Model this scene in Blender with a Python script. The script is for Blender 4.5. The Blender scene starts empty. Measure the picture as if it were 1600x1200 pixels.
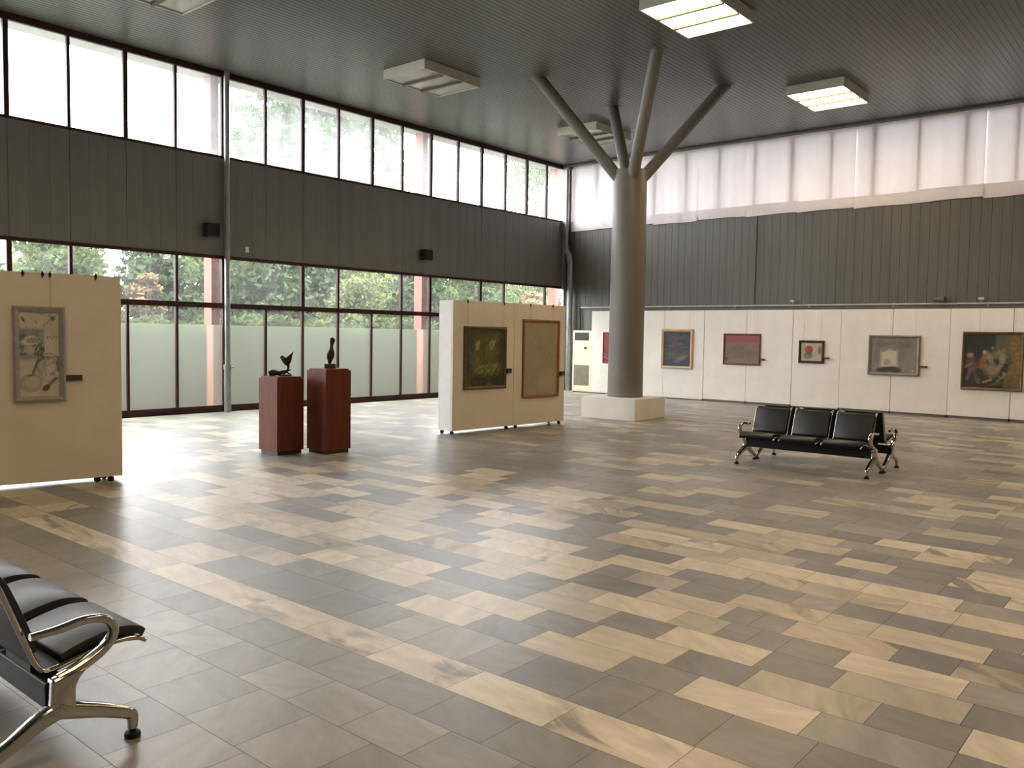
import bpy, bmesh, math, random
import numpy as np
from mathutils import Vector, Matrix
PI = math.pi
random.seed(7)
S = bpy.context.scene
COL = S.collection

# ------------------------------------------------------------------ camera, world, exposure
cam_d = bpy.data.cameras.new('camera')
cam = bpy.data.objects.new('camera', cam_d)
COL.objects.link(cam)
cam_d.sensor_width = 36.0
cam_d.lens = 1313.04 / 1600 * 36
cam_d.clip_end = 300
yaw, pitch, roll = math.radians(39.981), math.radians(-3.338), math.radians(0.9408)
fw = Vector((-math.sin(yaw) * math.cos(pitch), math.cos(yaw) * math.cos(pitch), math.sin(pitch)))
r0 = Vector((math.cos(yaw), math.sin(yaw), 0))
u0 = r0.cross(fw)
rt = math.cos(roll) * r0 + math.sin(roll) * u0
up = -math.sin(roll) * r0 + math.cos(roll) * u0
cam.matrix_world = Matrix(((rt.x, up.x, -fw.x, 0), (rt.y, up.y, -fw.y, 0), (rt.z, up.z, -fw.z, 1.6), (0, 0, 0, 1)))
S.camera = cam

W = bpy.data.worlds.new('overcast_sky')
S.world = W
W.use_nodes = True
bg = W.node_tree.nodes['Background']
SKY = 10.0
tc = W.node_tree.nodes.new('ShaderNodeTexCoord')
sp = W.node_tree.nodes.new('ShaderNodeSeparateXYZ')
rp = W.node_tree.nodes.new('ShaderNodeValToRGB')
W.node_tree.links.new(tc.outputs['Generated'], sp.inputs[0])
W.node_tree.links.new(sp.outputs['Z'], rp.inputs[0])
rp.color_ramp.elements[0].position = 0.0
rp.color_ramp.elements[0].color = (0.86, 0.87, 0.90, 1)
rp.color_ramp.elements[1].position = 0.6
rp.color_ramp.elements[1].color = (0.98, 0.97, 0.975, 1)
W.node_tree.links.new(rp.outputs[0], bg.inputs['Color'])
bg.inputs['Strength'].default_value = SKY

S.view_settings.view_transform = 'Standard'
S.view_settings.look = 'None'
S.view_settings.gamma = 1
S.view_settings.use_curve_mapping = False
S.view_settings.exposure = 1.0
try:
    S.cycles.use_denoising = True
    S.cycles.transparent_max_bounces = 24
    S.cycles.max_bounces = 10
    S.cycles.diffuse_bounces = 6
    S.cycles.sample_clamp_indirect = 8
except Exception:
    pass

def portal(name, loc, rot, sx, sy):          # guides sky sampling through the glazed openings
    l = bpy.data.lights.new(name, 'AREA')
    l.shape = 'RECTANGLE'; l.size = sx; l.size_y = sy
    l.cycles.is_portal = True
    o = bpy.data.objects.new(name, l); COL.objects.link(o)
    o.location = loc; o.rotation_euler = rot
portal('portal_upper', (-15.3, 7.05, 5.75), (0, -PI / 2, 0), 1.7, 26.4)
portal('portal_lower', (-15.3, 7.05, 1.6), (0, -PI / 2, 0), 3.0, 26.4)
portal('portal_far', (-3, 20.45, 5.75), (-PI / 2, 0, 0), 23.5, 1.7)

# ------------------------------------------------------------------ helpers
def srgb(r, g, b):
    f = lambda c: (c / 255 / 12.92) if c / 255 <= 0.04045 else ((c / 255 + 0.055) / 1.055) ** 2.4
    return (f(r), f(g), f(b), 1)

class NT:
    def __init__(s, name):
        s.m = bpy.data.materials.new(name); s.m.use_nodes = True
        s.t = s.m.node_tree; s.p = s.t.nodes['Principled BSDF']; s.out = s.t.nodes['Material Output']
    def n(s, t, **k):
        x = s.t.nodes.new(t)
        for a, v in k.items():
            if a in x.inputs: x.inputs[a].default_value = v
            else: setattr(x, a, v)
        return x
    def l(s, a, b): s.t.links.new(a, b)
    def mix(s, f, a, b, mode='MIX'):
        x = s.t.nodes.new('ShaderNodeMix'); x.data_type = 'RGBA'; x.blend_type = mode
        for i, v in ((0, f), (6, a), (7, b)):
            if hasattr(v, 'links'): s.l(v, x.inputs[i])
            else: x.inputs[i].default_value = v
        return x.outputs[2]
    def noise(s, scale=5, detail=4, rough=0.5, vec=None, **k):
        x = s.n('ShaderNodeTexNoise', Scale=scale, Detail=detail, Roughness=rough, **k)
        if vec is not None: s.l(vec, x.inputs['Vector'])
        return x.outputs['Fac']
    def coord(s, which='Object', scale=(1, 1, 1)):
        t = s.n('ShaderNodeTexCoord'); m = s.n('ShaderNodeMapping'); m.inputs['Scale'].default_value = scale
        s.l(t.outputs[which], m.inputs[0]); return m.outputs[0]
    def ramp(s, f, a, b):
        x = s.n('ShaderNodeMapRange'); s.l(f, x.inputs[0]); x.inputs[1].default_value = a; x.inputs[2].default_value = b
        return x.outputs[0]
    def bump(s, h, strength=0.2, dist=0.01):
        x = s.n('ShaderNodeBump', Strength=strength, Distance=dist); s.l(h, x.inputs['Height']); s.l(x.outputs[0], s.p.inputs['Normal'])

def mat(name, c, rough=0.6, metal=0.0, var=0.08, scale=6.0, bump=0.0, coat=0.0, stretch=(1, 1, 1), spec=0.5):
    k = NT(name)
    v = k.coord('Object', stretch)
    f = k.noise(scale, 4, 0.55, v)
    dark = tuple(x * (1 - var * 2) for x in c[:3]) + (1,)
    lite = tuple(min(1, x * (1 + var)) for x in c[:3]) + (1,)
    k.l(k.mix(k.ramp(f, 0.3, 0.7), dark, lite), k.p.inputs['Base Color'])
    k.p.inputs['Roughness'].default_value = rough
    k.p.inputs['Metallic'].default_value = metal
    k.p.inputs['Coat Weight'].default_value = coat
    k.p.inputs['Specular IOR Level'].default_value = spec
    if bump: k.bump(f, bump)
    return k.m

M = {}
M['ceiling'] = mat('ceiling_slats', (0.090, 0.088, 0.081, 1), 0.36, var=0.06, scale=1.5, stretch=(6, .3, 1), spec=0.8)
M['cladding'] = mat('grey_cladding', (0.165, 0.162, 0.152, 1), 0.5, var=0.07, scale=1.2, stretch=(1, 3, .25))
M['cladding_far'] = mat('grey_board_cladding', (0.115, 0.110, 0.096, 1), 0.5, var=0.07, scale=1.2, stretch=(3, 1, .25))
M['frame'] = mat('oxblood_window_paint', (0.045, 0.018, 0.018, 1), 0.5, var=0.2, scale=9, spec=0.2)
M['column_red'] = mat('terracotta_column_paint', (0.235, 0.085, 0.06, 1), 0.75, var=0.1)
M['soffit'] = mat('soffit_paint', (0.6, 0.6, 0.58, 1), 0.7)
M['pillar'] = mat('pillar_grey_paint', (0.172, 0.165, 0.146, 1), 0.45, var=0.04, scale=2, spec=0.4)
M['plinth'] = mat('plinth_white_paint', (0.72, 0.69, 0.64, 1), 0.6, var=0.03, scale=3)
M['board'] = mat('board_cream_paint', (0.70, 0.64, 0.54, 1), 0.6, var=0.03, scale=2.5)
M['board_far'] = mat('board_white_paint', (0.80, 0.77, 0.72, 1), 0.55, var=0.03, scale=2.5)
M['board_edge'] = mat('board_edge_paint', (0.70, 0.68, 0.66, 1), 0.6, var=0.03)
M['pedestal'] = mat('mahogany_veneer', (0.135, 0.036, 0.018, 1), 0.45, var=0.18, scale=5, stretch=(4, 4, .5), spec=0.22)
M['toe'] = mat('dark_toe_kick', (0.03, 0.012, 0.008, 1), 0.5)
M['bronze'] = mat('dark_bronze', (0.035, 0.032, 0.024, 1), 0.45, metal=0.6, var=0.2, scale=20, bump=0.3)
M['stone_base'] = mat('dark_stone_base', (0.06, 0.05, 0.045, 1), 0.5, var=0.2, scale=25)
M['chrome'] = mat('chrome', (0.52, 0.50, 0.46, 1), 0.12, metal=1.0, var=0.02)
M['black_vinyl'] = mat('black_vinyl', (0.012, 0.012, 0.014, 1), 0.42, var=0.1, scale=60, bump=0.03, spec=0.6)
M['black_steel'] = mat('black_steel', (0.010, 0.010, 0.010, 1), 0.5, spec=0.2)
M['rubber'] = mat('black_rubber', (0.015, 0.015, 0.015, 1), 0.7)
M['pipe'] = mat('grey_pipe_paint', (0.30, 0.31, 0.32, 1), 0.35, metal=0.3, var=0.15, scale=14, stretch=(1, 1, .4))
M['rail'] = mat('rail_paint', (0.50, 0.49, 0.46, 1), 0.4, var=0.05)
M['rail_dark'] = mat('rail_shade_and_dark_trim', (0.12, 0.115, 0.105, 1), 0.6)  # dark fittings and trims, plus the painted shade below the rail
M['speaker'] = mat('black_speaker', (0.018, 0.018, 0.018, 1), 0.6)
M['ac'] = mat('cream_plastic', (0.80, 0.75, 0.56, 1), 0.4, var=0.02)
M['ac_grille'] = mat('grey_grille', (0.30, 0.28, 0.22, 1), 0.5)
M['ac_dark'] = mat('dark_outlet', (0.03, 0.032, 0.03, 1), 0.4)
M['fixture'] = mat('fixture_enamel', (0.56, 0.54, 0.48, 1), 0.4, var=0.03)
M['divider'] = mat('grey_divider_strip', (0.10, 0.095, 0.08, 1), 0.6, var=0.03)
M['reflector'] = mat('lamp_reflector', (0.78, 0.76, 0.70, 1), 0.25, var=0.02)
M['caption'] = mat('dark_caption', (0.045, 0.03, 0.025, 1), 0.5)
M['wire'] = mat('hanging_wire', (0.35, 0.33, 0.28, 1), 0.4, metal=0.6)
M['paper'] = mat('white_tag', (0.8, 0.8, 0.78, 1), 0.6)
M['wood_orange'] = mat('orange_wood', (0.26, 0.105, 0.045, 1), 0.4, var=0.15, scale=12)
M['wood_olive'] = mat('olive_gilt_wood', (0.12, 0.075, 0.03, 1), 0.4, var=0.15, scale=12)
M['wood_light'] = mat('light_wood', (0.62, 0.42, 0.24, 1), 0.4, var=0.12, scale=12)
M['wood_red'] = mat('red_brown_wood', (0.16, 0.055, 0.04, 1), 0.4, var=0.15, scale=12)
M['wood_black'] = mat('near_black_wood', (0.035, 0.018, 0.012, 1), 0.4)
M['silver'] = mat('silver_moulding', (0.36, 0.34, 0.31, 1), 0.35, metal=0.35, var=0.08, scale=20)
M['silver_dark'] = mat('pewter_moulding', (0.24, 0.22, 0.18, 1), 0.4, metal=0.3, var=0.1)
M['gilt'] = mat('old_gilt_moulding', (0.16, 0.11, 0.06, 1), 0.4, metal=0.3, var=0.15)
M['red_frame'] = mat('red_painted_frame', (0.25, 0.03, 0.03, 1), 0.4)
M['paving'] = mat('pale_paving', (0.22, 0.225, 0.19, 1), 0.8, var=0.1, scale=3)
M['grass'] = mat('lawn', (0.06, 0.085, 0.04, 1), 0.9, var=0.35, scale=3)
M['bark'] = mat('bark', (0.07, 0.05, 0.04, 1), 0.9, var=0.3, scale=8)
M['cable'] = mat('black_cable', (0.02, 0.02, 0.02, 1), 0.6)

def leaf_mat(name, c1, c2):
    k = NT(name)
    oi = k.n('ShaderNodeObjectInfo')
    f = k.noise(0.9, 3, 0.6, k.coord('Object'))
    f2 = k.noise(9.0, 2, 0.6, k.coord('Object'))
    a = k.mix(k.ramp(f, 0.35, 0.65), c1, c2)
    b = k.mix(k.ramp(f2, 0.3, 0.75), a, tuple(x * 1.6 for x in c2[:3]) + (1,))
    d = k.n('ShaderNodeBsdfDiffuse'); t = k.n('ShaderNodeBsdfTranslucent'); mx = k.n('ShaderNodeMixShader')
    mx.inputs[0].default_value = 0.3
    k.l(b, d.inputs[0]); k.l(b, t.inputs[0]); k.l(d.outputs[0], mx.inputs[1]); k.l(t.outputs[0], mx.inputs[2])
    k.l(mx.outputs[0], k.out.inputs[0]); return k.m
M['needle'] = leaf_mat('spruce_needles', (0.022, 0.038, 0.022, 1), (0.048, 0.068, 0.034, 1))
M['leaf'] = leaf_mat('green_leaves', (0.03, 0.05, 0.022, 1), (0.065, 0.09, 0.038, 1))
M['leaf_light'] = leaf_mat('light_green_leaves', (0.065, 0.09, 0.045, 1), (0.12, 0.14, 0.065, 1))
M['leaf_autumn'] = leaf_mat('autumn_leaves', (0.085, 0.085, 0.045, 1), (0.17, 0.125, 0.075, 1))

def glass_mat(name, dirt, tint=(1, 1, 1, 1)):
    k = NT(name)
    tr = k.n('ShaderNodeBsdfTransparent'); tr.inputs[0].default_value = tint
    gl = k.n('ShaderNodeBsdfGlossy'); gl.inputs['Roughness'].default_value = 0.03
    lw = k.n('ShaderNodeLayerWeight', Blend=0.5); pw = k.n('ShaderNodeMath', operation='POWER'); k.l(lw.outputs['Facing'], pw.inputs[0]); pw.inputs[1].default_value = 5
    ma = k.n('ShaderNodeMath', operation='MULTIPLY_ADD'); k.l(pw.outputs[0], ma.inputs[0]); ma.inputs[1].default_value = 0.9; ma.inputs[2].default_value = 0.05
    m1 = k.n('ShaderNodeMixShader')
    k.l(ma.outputs[0], m1.inputs[0]); k.l(tr.outputs[0], m1.inputs[1]); k.l(gl.outputs[0], m1.inputs[2])
    tl = k.n('ShaderNodeBsdfTranslucent'); tl.inputs[0].default_value = (0.94, 0.95, 0.97, 1)
    f = k.noise(1.3, 4, 0.6, k.coord('Object', (1, 1.2, .5)))
    mr = k.n('ShaderNodeMapRange'); k.l(f, mr.inputs[0])
    mr.inputs[1].default_value = 0.3; mr.inputs[2].default_value = 0.7; mr.inputs[3].default_value = dirt * 0.6; mr.inputs[4].default_value = dirt * 1.4
    m2 = k.n('ShaderNodeMixShader'); k.l(mr.outputs[0], m2.inputs[0]); k.l(m1.outputs[0], m2.inputs[1]); k.l(tl.outputs[0], m2.inputs[2])
    k.l(m2.outputs[0], k.out.inputs[0]); return k.m
M['glass_dusty'] = glass_mat('dusty_glass', 0.14)
M['glass'] = glass_mat('window_glass', 0.025)
def frost_mat():
    k = NT('frosted_film')
    rf = k.n('ShaderNodeBsdfRefraction', IOR=1.12); rf.inputs['Roughness'].default_value = 0.42; rf.inputs[0].default_value = (0.80, 0.84, 0.76, 1)
    tl = k.n('ShaderNodeBsdfTranslucent'); tl.inputs[0].default_value = (0.50, 0.53, 0.45, 1)
    m = k.n('ShaderNodeMixShader'); m.inputs[0].default_value = 0.15
    k.l(rf.outputs[0], m.inputs[1]); k.l(tl.outputs[0], m.inputs[2])
    gl = k.n('ShaderNodeBsdfGlossy'); gl.inputs['Roughness'].default_value = 0.2
    m2 = k.n('ShaderNodeMixShader'); m2.inputs[0].default_value = 0.05
    k.l(m.outputs[0], m2.inputs[1]); k.l(gl.outputs[0], m2.inputs[2])
    k.l(m2.outputs[0], k.out.inputs[0]); return k.m
M['frost'] = frost_mat()
def curtain_mat():
    k = NT('white_curtain_cloth')
    c = k.mix(k.ramp(k.noise(2.0, 4, 0.6, k.coord('Object', (1, 1, .4))), .3, .7), (0.83, 0.77, 0.785, 1), (0.90, 0.84, 0.855, 1))
    d = k.n('ShaderNodeBsdfDiffuse'); t = k.n('ShaderNodeBsdfTranslucent'); mx = k.n('ShaderNodeMixShader'); mx.inputs[0].default_value = 0.050
    k.l(c, d.inputs[0]); k.l(c, t.inputs[0]); k.l(d.outputs[0], mx.inputs[1]); k.l(t.outputs[0], mx.inputs[2])
    k.l(mx.outputs[0], k.out.inputs[0]); return k.m
M['curtain'] = curtain_mat()
def emit_mat(name, c, s):
    k = NT(name); e = k.n('ShaderNodeEmission'); e.inputs[0].default_value = c; e.inputs[1].default_value = s
    k.l(e.outputs[0], k.out.inputs[0]); return k.m
M['lit'] = emit_mat('lit_diffuser', (1.0, 0.74, 0.45, 1), 11.0)
def acrylic():
    k = NT('unlit_acrylic')
    tr = k.n('ShaderNodeBsdfTransparent'); d = k.n('ShaderNodeBsdfTranslucent'); d.inputs[0].default_value = (.9, .88, .82, 1)
    df = k.n('ShaderNodeBsdfDiffuse'); df.inputs[0].default_value = (.85, .83, .78, 1)
    gl = k.n('ShaderNodeBsdfGlossy'); gl.inputs['Roughness'].default_value = 0.12
    m0 = k.n('ShaderNodeMixShader'); m0.inputs[0].default_value = 0.5; k.l(d.outputs[0], m0.inputs[1]); k.l(df.outputs[0], m0.inputs[2])
    m1 = k.n('ShaderNodeMixShader'); m1.inputs[0].default_value = 0.48; k.l(tr.outputs[0], m1.inputs[1]); k.l(m0.outputs[0], m1.inputs[2])
    m2 = k.n('ShaderNodeMixShader'); m2.inputs[0].default_value = 0.12; k.l(m1.outputs[0], m2.inputs[1]); k.l(gl.outputs[0], m2.inputs[2])
    k.l(m2.outputs[0], k.out.inputs[0]); return k.m
M['acrylic'] = acrylic()

def floor_mat():
    k = NT('marble_tiles')
    at = k.n('ShaderNodeAttribute', attribute_name='tint')
    sd = k.n('ShaderNodeAttribute', attribute_name='vein')      # R offset, G vein strength, B angle
    geo = k.n('ShaderNodeNewGeometry')
    sep = k.n('ShaderNodeSeparateColor'); k.l(sd.outputs['Color'], sep.inputs[0])
    off = k.n('ShaderNodeVectorMath', operation='SCALE'); k.l(sd.outputs['Color'], off.inputs[0]); off.inputs['Scale'].default_value = 37.0
    add = k.n('ShaderNodeVectorMath', operation='ADD'); k.l(geo.outputs['Position'], add.inputs[0]); k.l(off.outputs[0], add.inputs[1])
    rot = k.n('ShaderNodeVectorRotate', rotation_type='Z_AXIS'); k.l(add.outputs[0], rot.inputs['Vector'])
    ang = k.n('ShaderNodeMath', operation='MULTIPLY_ADD'); k.l(sep.outputs['Blue'], ang.inputs[0]); ang.inputs[1].default_value = 1.6; ang.inputs[2].default_value = -0.4
    k.l(ang.outputs[0], rot.inputs['Angle'])
    mp = k.n('ShaderNodeMapping'); mp.inputs['Scale'].default_value = (1.0, 3.0, 1); k.l(rot.outputs[0], mp.inputs[0])
    n1 = k.n('ShaderNodeTexNoise', Scale=1.05, Detail=6, Roughness=0.62, Distortion=0.9); k.l(mp.outputs[0], n1.inputs['Vector'])
    n2 = k.n('ShaderNodeTexNoise', Scale=4.0, Detail=4, Roughness=0.55, Distortion=0.2); k.l(mp.outputs[0], n2.inputs['Vector'])
    v = k.ramp(n1.outputs['Fac'], 0.52, 0.66)
    vs = k.n('ShaderNodeMath', operation='MULTIPLY'); k.l(v, vs.inputs[0]); k.l(sep.outputs['Green'], vs.inputs[1])
    soft = k.mix(k.ramp(n2.outputs['Fac'], 0.25, 0.75), (0.80, 0.80, 0.81, 1), (1.17, 1.16, 1.15, 1))
    base = k.mix(1.0, at.outputs['Color'], soft, 'MULTIPLY')
    c = k.mix(vs.outputs[0], base, k.mix(1.0, at.outputs['Color'], (0.38, 0.39, 0.42, 1), 'MULTIPLY'))
    k.l(c, k.p.inputs['Base Color'])
    rr = k.n('ShaderNodeMapRange'); k.l(n2.outputs['Fac'], rr.inputs[0]); rr.inputs[3].default_value = 0.33; rr.inputs[4].default_value = 0.38
    k.l(rr.outputs[0], k.p.inputs['Roughness'])
    k.p.inputs['Specular IOR Level'].default_value = 0.85
    nb = k.n('ShaderNodeTexNoise', Scale=1.7, Detail=3); k.l(geo.outputs['Position'], nb.inputs['Vector'])
    k.bump(nb.outputs['Fac'], 0.15, 0.01)
    return k.m
M['floor'] = floor_mat()
M['grout'] = mat('grout', (0.07, 0.065, 0.055, 1), 0.8)

# mesh buffer
class B:
    def __init__(s): s.v = []; s.f = []; s.mi = []
    def add(s, vs, fs, mi=0, T=None):
        o = len(s.v)
        for v in vs:
            v = Vector(v)
            s.v.append(tuple(T @ v) if T is not None else tuple(v))
        for f in fs: s.f.append(tuple(i + o for i in f)); s.mi.append(mi)
        return s
    def box(s, x0, x1, y0, y1, z0, z1, T=None, mi=0):
        return s.add([(x0, y0, z0), (x1, y0, z0), (x1, y1, z0), (x0, y1, z0), (x0, y0, z1), (x1, y0, z1), (x1, y1, z1), (x0, y1, z1)],
                     [(0, 3, 2, 1), (4, 5, 6, 7), (0, 1, 5, 4), (1, 2, 6, 5), (2, 3, 7, 6), (3, 0, 4, 7)], mi, T)
    def tube(s, pts, rad, n=12, cap=True, flat=1.0, T=None, mi=0, sq=1.0):
        pts = [Vector(p) for p in pts]; N = len(pts)
        rads = rad if isinstance(rad, (list, tuple)) else [rad] * N
        vs = []; fs = []
        t0 = (pts[1] - pts[0]).normalized()
        ref = Vector((1, 0, 0)) if abs(t0.x) < 0.9 else Vector((0, 0, 1))
        for i, p in enumerate(pts):
            t = (pts[min(i + 1, N - 1)] - pts[max(i - 1, 0)]).normalized()
            a = (ref - t * ref.dot(t)).normalized(); b = t.cross(a); ref = a
            for k in range(n):
                th = 2 * PI * k / n
                vs.append(p + a * (math.copysign(abs(math.cos(th)) ** sq, math.cos(th)) * rads[i]) + b * (math.copysign(abs(math.sin(th)) ** sq, math.sin(th)) * rads[i] * flat))
        for i in range(N - 1):
            for k in range(n):
                k2 = (k + 1) % n
                fs.append((i * n + k, i * n + k2, (i + 1) * n + k2, (i + 1) * n + k))
        if cap: fs.append(tuple(range(n))[::-1]); fs.append(tuple((N - 1) * n + k for k in range(n)))
        return s.add(vs, fs, mi, T)
    def lathe(s, prof, n=32, c=(0, 0), T=None, mi=0, cap=True, sx=1, sy=1):
        vs = []; fs = []
        for r, z in prof:
            for k in range(n):
                a = 2 * PI * k / n; vs.append((c[0] + r * sx * math.cos(a), c[1] + r * sy * math.sin(a), z))
        for i in range(len(prof) - 1):
            for k in range(n):
                k2 = (k + 1) % n; fs.append((i * n + k, i * n + k2, (i + 1) * n + k2, (i + 1) * n + k))
        if cap: fs.append(tuple(range(n))[::-1]); fs.append(tuple((len(prof) - 1) * n + k for k in range(n)))
        return s.add(vs, fs, mi, T)
    def prism(s, poly, x0, x1, T=None, mi=0):       # poly in (y, z), extruded along x
        n = len(poly); vs = [(x0, y, z) for y, z in poly] + [(x1, y, z) for y, z in poly]
        fs = [tuple(range(n))[::-1], tuple(range(n, 2 * n))] + [(i, (i + 1) % n, n + (i + 1) % n, n + i) for i in range(n)]
        return s.add(vs, fs, mi, T)

def link(name, data, parent=None):
    o = bpy.data.objects.new(name, data); COL.objects.link(o)
    if parent is not None: o.parent = parent
    return o
def build(name, b, m, parent=None, bevel=0.0, smooth=False, seg=2, sub=0, loc=None, rz=0):
    me = bpy.data.meshes.new(name)
    me.from_pydata(b.v, [], b.f)
    ms = m if isinstance(m, (list, tuple)) else [m]
    for x in ms: me.materials.append(x)
    me.polygons.foreach_set('material_index', b.mi)
    me.update()
    bm = bmesh.new(); bm.from_mesh(me); bmesh.ops.recalc_face_normals(bm, faces=bm.faces)
    if bevel: bmesh.ops.bevel(bm, geom=[e for e in bm.edges if e.calc_face_angle(0) > 0.6], offset=bevel, segments=seg, affect='EDGES', profile=0.5, clamp_overlap=True)
    bm.to_mesh(me); bm.free()
    if smooth:
        me.polygons.foreach_set('use_smooth', [True] * len(me.polygons))
    o = link(name, me, parent)
    if smooth:
        try: me.set_sharp_from_angle(angle=math.radians(40))
        except Exception: pass
    if sub:
        md = o.modifiers.new('sub', 'SUBSURF'); md.levels = sub; md.render_levels = sub
    if loc: o.location = loc
    o.rotation_euler.z = rz
    return o
def tag(o, label=None, cat=None, group=None, kind=None):
    if label: o['label'] = label
    if cat: o['category'] = cat
    if group: o['group'] = group
    if kind: o['kind'] = kind
    return o
def thing(name, label, cat, loc=(0, 0, 0), rz=0, group=None):
    o = bpy.data.objects.new(name, None); COL.objects.link(o); o.location = loc; o.rotation_euler.z = rz
    o.empty_display_size = 0.2
    return tag(o, label, cat, group)
def copy_tree(o, parent=None):
    c = o.copy(); COL.objects.link(c); c.parent = parent
    for k in ('label', 'category', 'group'):
        if parent is None and k in c.keys() and k == 'label': del c[k]
    for ch in list(o.children): copy_tree(ch, c)
    return c
def struct(name, b, m, parent=None, **k):
    o = build(name, b, m, parent, **k)
    if parent is None: o['kind'] = 'structure'
    return o

# ------------------------------------------------------------------ floor
X0, X1, Y0, Y1, ZC = -15.0, 9.0, -8.0, 20.2, 6.58
BAY = 0.9363
YT = [5.21, 6.16, 7.12, 8.05, 9.02, 9.97, 10.88, 11.82, 12.78, 13.70, 14.65, 15.61, 16.5, 17.45, 18.37, 19.27, 20.2]
def yk(k): return YT[k] if 0 <= k <= 16 else 5.21 + BAY * k
G1 = (0.225, 0.219, 0.202); G2 = (0.193, 0.191, 0.183); G3 = (0.275, 0.264, 0.238); CR = (0.54, 0.485, 0.375); WM = (0.42, 0.385, 0.315); CV = (0.46, 0.405, 0.305)
TN = {'G': (G1, .30), 'D': (G2, .42), 'L': (G3, .26), 'C': (CR, .18), 'W': (WM, .55), 'V': (CV, 1.0), 'X': (CR, 1.3)}
rows = [1.00, 1.37, 1.74, 2.11, 2.39, 2.66, 2.935, 3.30, 3.58, 3.85, 4.12, 4.39, 4.665, 4.94, 5.21, 5.48, 5.76, 6.03, 6.30, 6.575, 6.85, 7.13]
while rows[0] > Y0: rows.insert(0, rows[0] - 0.37)
while rows[-1] < Y1: rows.append(rows[-1] + (0.37 if rows[-1] < 8.3 else 0.275))
rows[0] = Y0; rows[-1] = Y1
spec = {
 2.66: [(-4.82 + .555 * i, -4.82 + .555 * (i + 1), 'X') for i in range(-6, 14)],
 2.39: [(-3.62 + .37 * i, -3.62 + .37 * (i + 1), 'G') for i in range(-10, 14)],
 2.11: [(-3.77 + .37 * i, -3.77 + .37 * (i + 1), 'L' if i % 5 else 'G') for i in range(-10, 14)],
 1.74: [(-3.58 + .375 * i, -3.58 + .375 * (i + 1), 'L' if i % 4 else 'G') for i in range(-10, 14)],
 2.935: [(-4.72, -4.07, 'D'), (-4.07, -3.71, 'D'), (-3.71, -3.43, 'G'), (-3.43, -3.16, 'L'), (-3.16, -2.78, 'L'), (-2.78, -2.51, 'G'), (-2.51, -2.13, 'D'), (-2.13, -1.86, 'G'), (-1.86, -1.50, 'G'), (-1.50, -1.14, 'G'), (-1.14, -.6, 'D')],
 3.30: [(-4.85, -4.45, 'G'), (-4.45, -3.81, 'D'), (-3.81, -3.65, 'G'), (-3.65, -3.10, 'C'), (-3.10, -2.71, 'D'), (-2.71, -2.17, 'C'), (-2.17, -1.80, 'D'), (-1.80, -1.23, 'C'), (-1.23, -.7, 'L'), (-.7, -.3, 'D')],
 3.58: [(-4.6, -4.25, 'W'), (-4.25, -3.85, 'C'), (-3.85, -3.48, 'L'), (-3.48, -2.92, 'C'), (-2.92, -2.55, 'D'), (-2.55, -2.0, 'C'), (-2.0, -1.62, 'D'), (-1.62, -1.06, 'W'), (-1.06, -.7, 'D'), (-.7, -.15, 'C')],
 3.85: [(-4.3, -3.95, 'C'), (-3.95, -3.5, 'D'), (-3.5, -3.17, 'D'), (-3.17, -2.59, 'W'), (-2.59, -2.22, 'D'), (-2.22, -1.67, 'C'), (-1.67, -1.30, 'D'), (-1.30, -.75, 'W'), (-.75, -.4, 'D'), (-.4, .1, 'C')],
 4.12: [(-3.9, -3.5, 'W'), (-3.5, -3.15, 'D'), (-3.15, -2.85, 'W'), (-2.85, -2.30, 'C'), (-2.30, -2.02, 'W'), (-2.02, -1.84, 'D'), (-1.84, -1.67, 'G'), (-1.67, -1.37, 'G'), (-1.37, -.82, 'C'), (-.82, -.4, 'L'), (-.4, 0, 'D')],
 4.39: [(-3.6, -3.2, 'C'), (-3.2, -2.67, 'D'), (-2.67, -2.12, 'X'), (-2.12, -1.94, 'D'), (-1.94, -1.75, 'G'), (-1.75, -1.19, 'V'), (-1.19, -.91, 'D'), (-.91, -.35, 'V'), (-.35, 0, 'G')],
 4.665: [(-3.2, -2.95, 'D'), (-2.95, -2.58, 'W'), (-2.58, -2.21, 'D'), (-2.21, -1.66, 'V'), (-1.66, -1.38, 'W'), (-1.38, -.82, 'C'), (-.82, -.5, 'D'), (-.5, 0, 'V')],
 4.94: [(-3.3, -2.75, 'X'), (-2.75, -2.20, 'D'), (-2.20, -1.92, 'D'), (-1.92, -1.66, 'L'), (-1.66, -1.38, 'D'), (-1.38, -1.08, 'D'), (-1.08, -.7, 'G'), (-.7, -.15, 'W')],
 5.21: [(-3.4, -2.9, 'D'), (-2.9, -2.35, 'C'), (-2.35, -2.0, 'X'), (-2.0, -1.66, 'W'), (-1.66, -1.38, 'V'), (-1.38, -1.08, 'C'), (-1.08, -.5, 'C'), (-.5, 0, 'D')],
}
def spec_for(y):
    for k, v in spec.items():
        if abs(k - y) < 0.01: return v
    return None
fv = []; ff = []; tint = []; vein = []; fmi = []
rf = random.Random(11)
def tile(x0, x1, y0, y1, kind, ang=None, s=None):
    x0 = max(x0, X0); x1 = min(x1, X1)
    if x1 - x0 < 0.02: return
    g = 0.0013; o = len(fv)
    fv.extend([(x0 + g, y0 + g, 0), (x1 - g, y0 + g, 0), (x1 - g, y1 - g, 0), (x0 + g, y1 - g, 0)]); ff.append((o, o + 1, o + 2, o + 3)); fmi.append(0)
    c, vs = TN[kind]; j = 1 + rf.uniform(-.10, .10)
    tint.append((c[0] * j, c[1] * j, c[2] * j, 1)); vein.append((s if s is not None else rf.random(), vs * rf.uniform(.55, 1.15), ang if ang is not None else rf.random(), 1))
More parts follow.
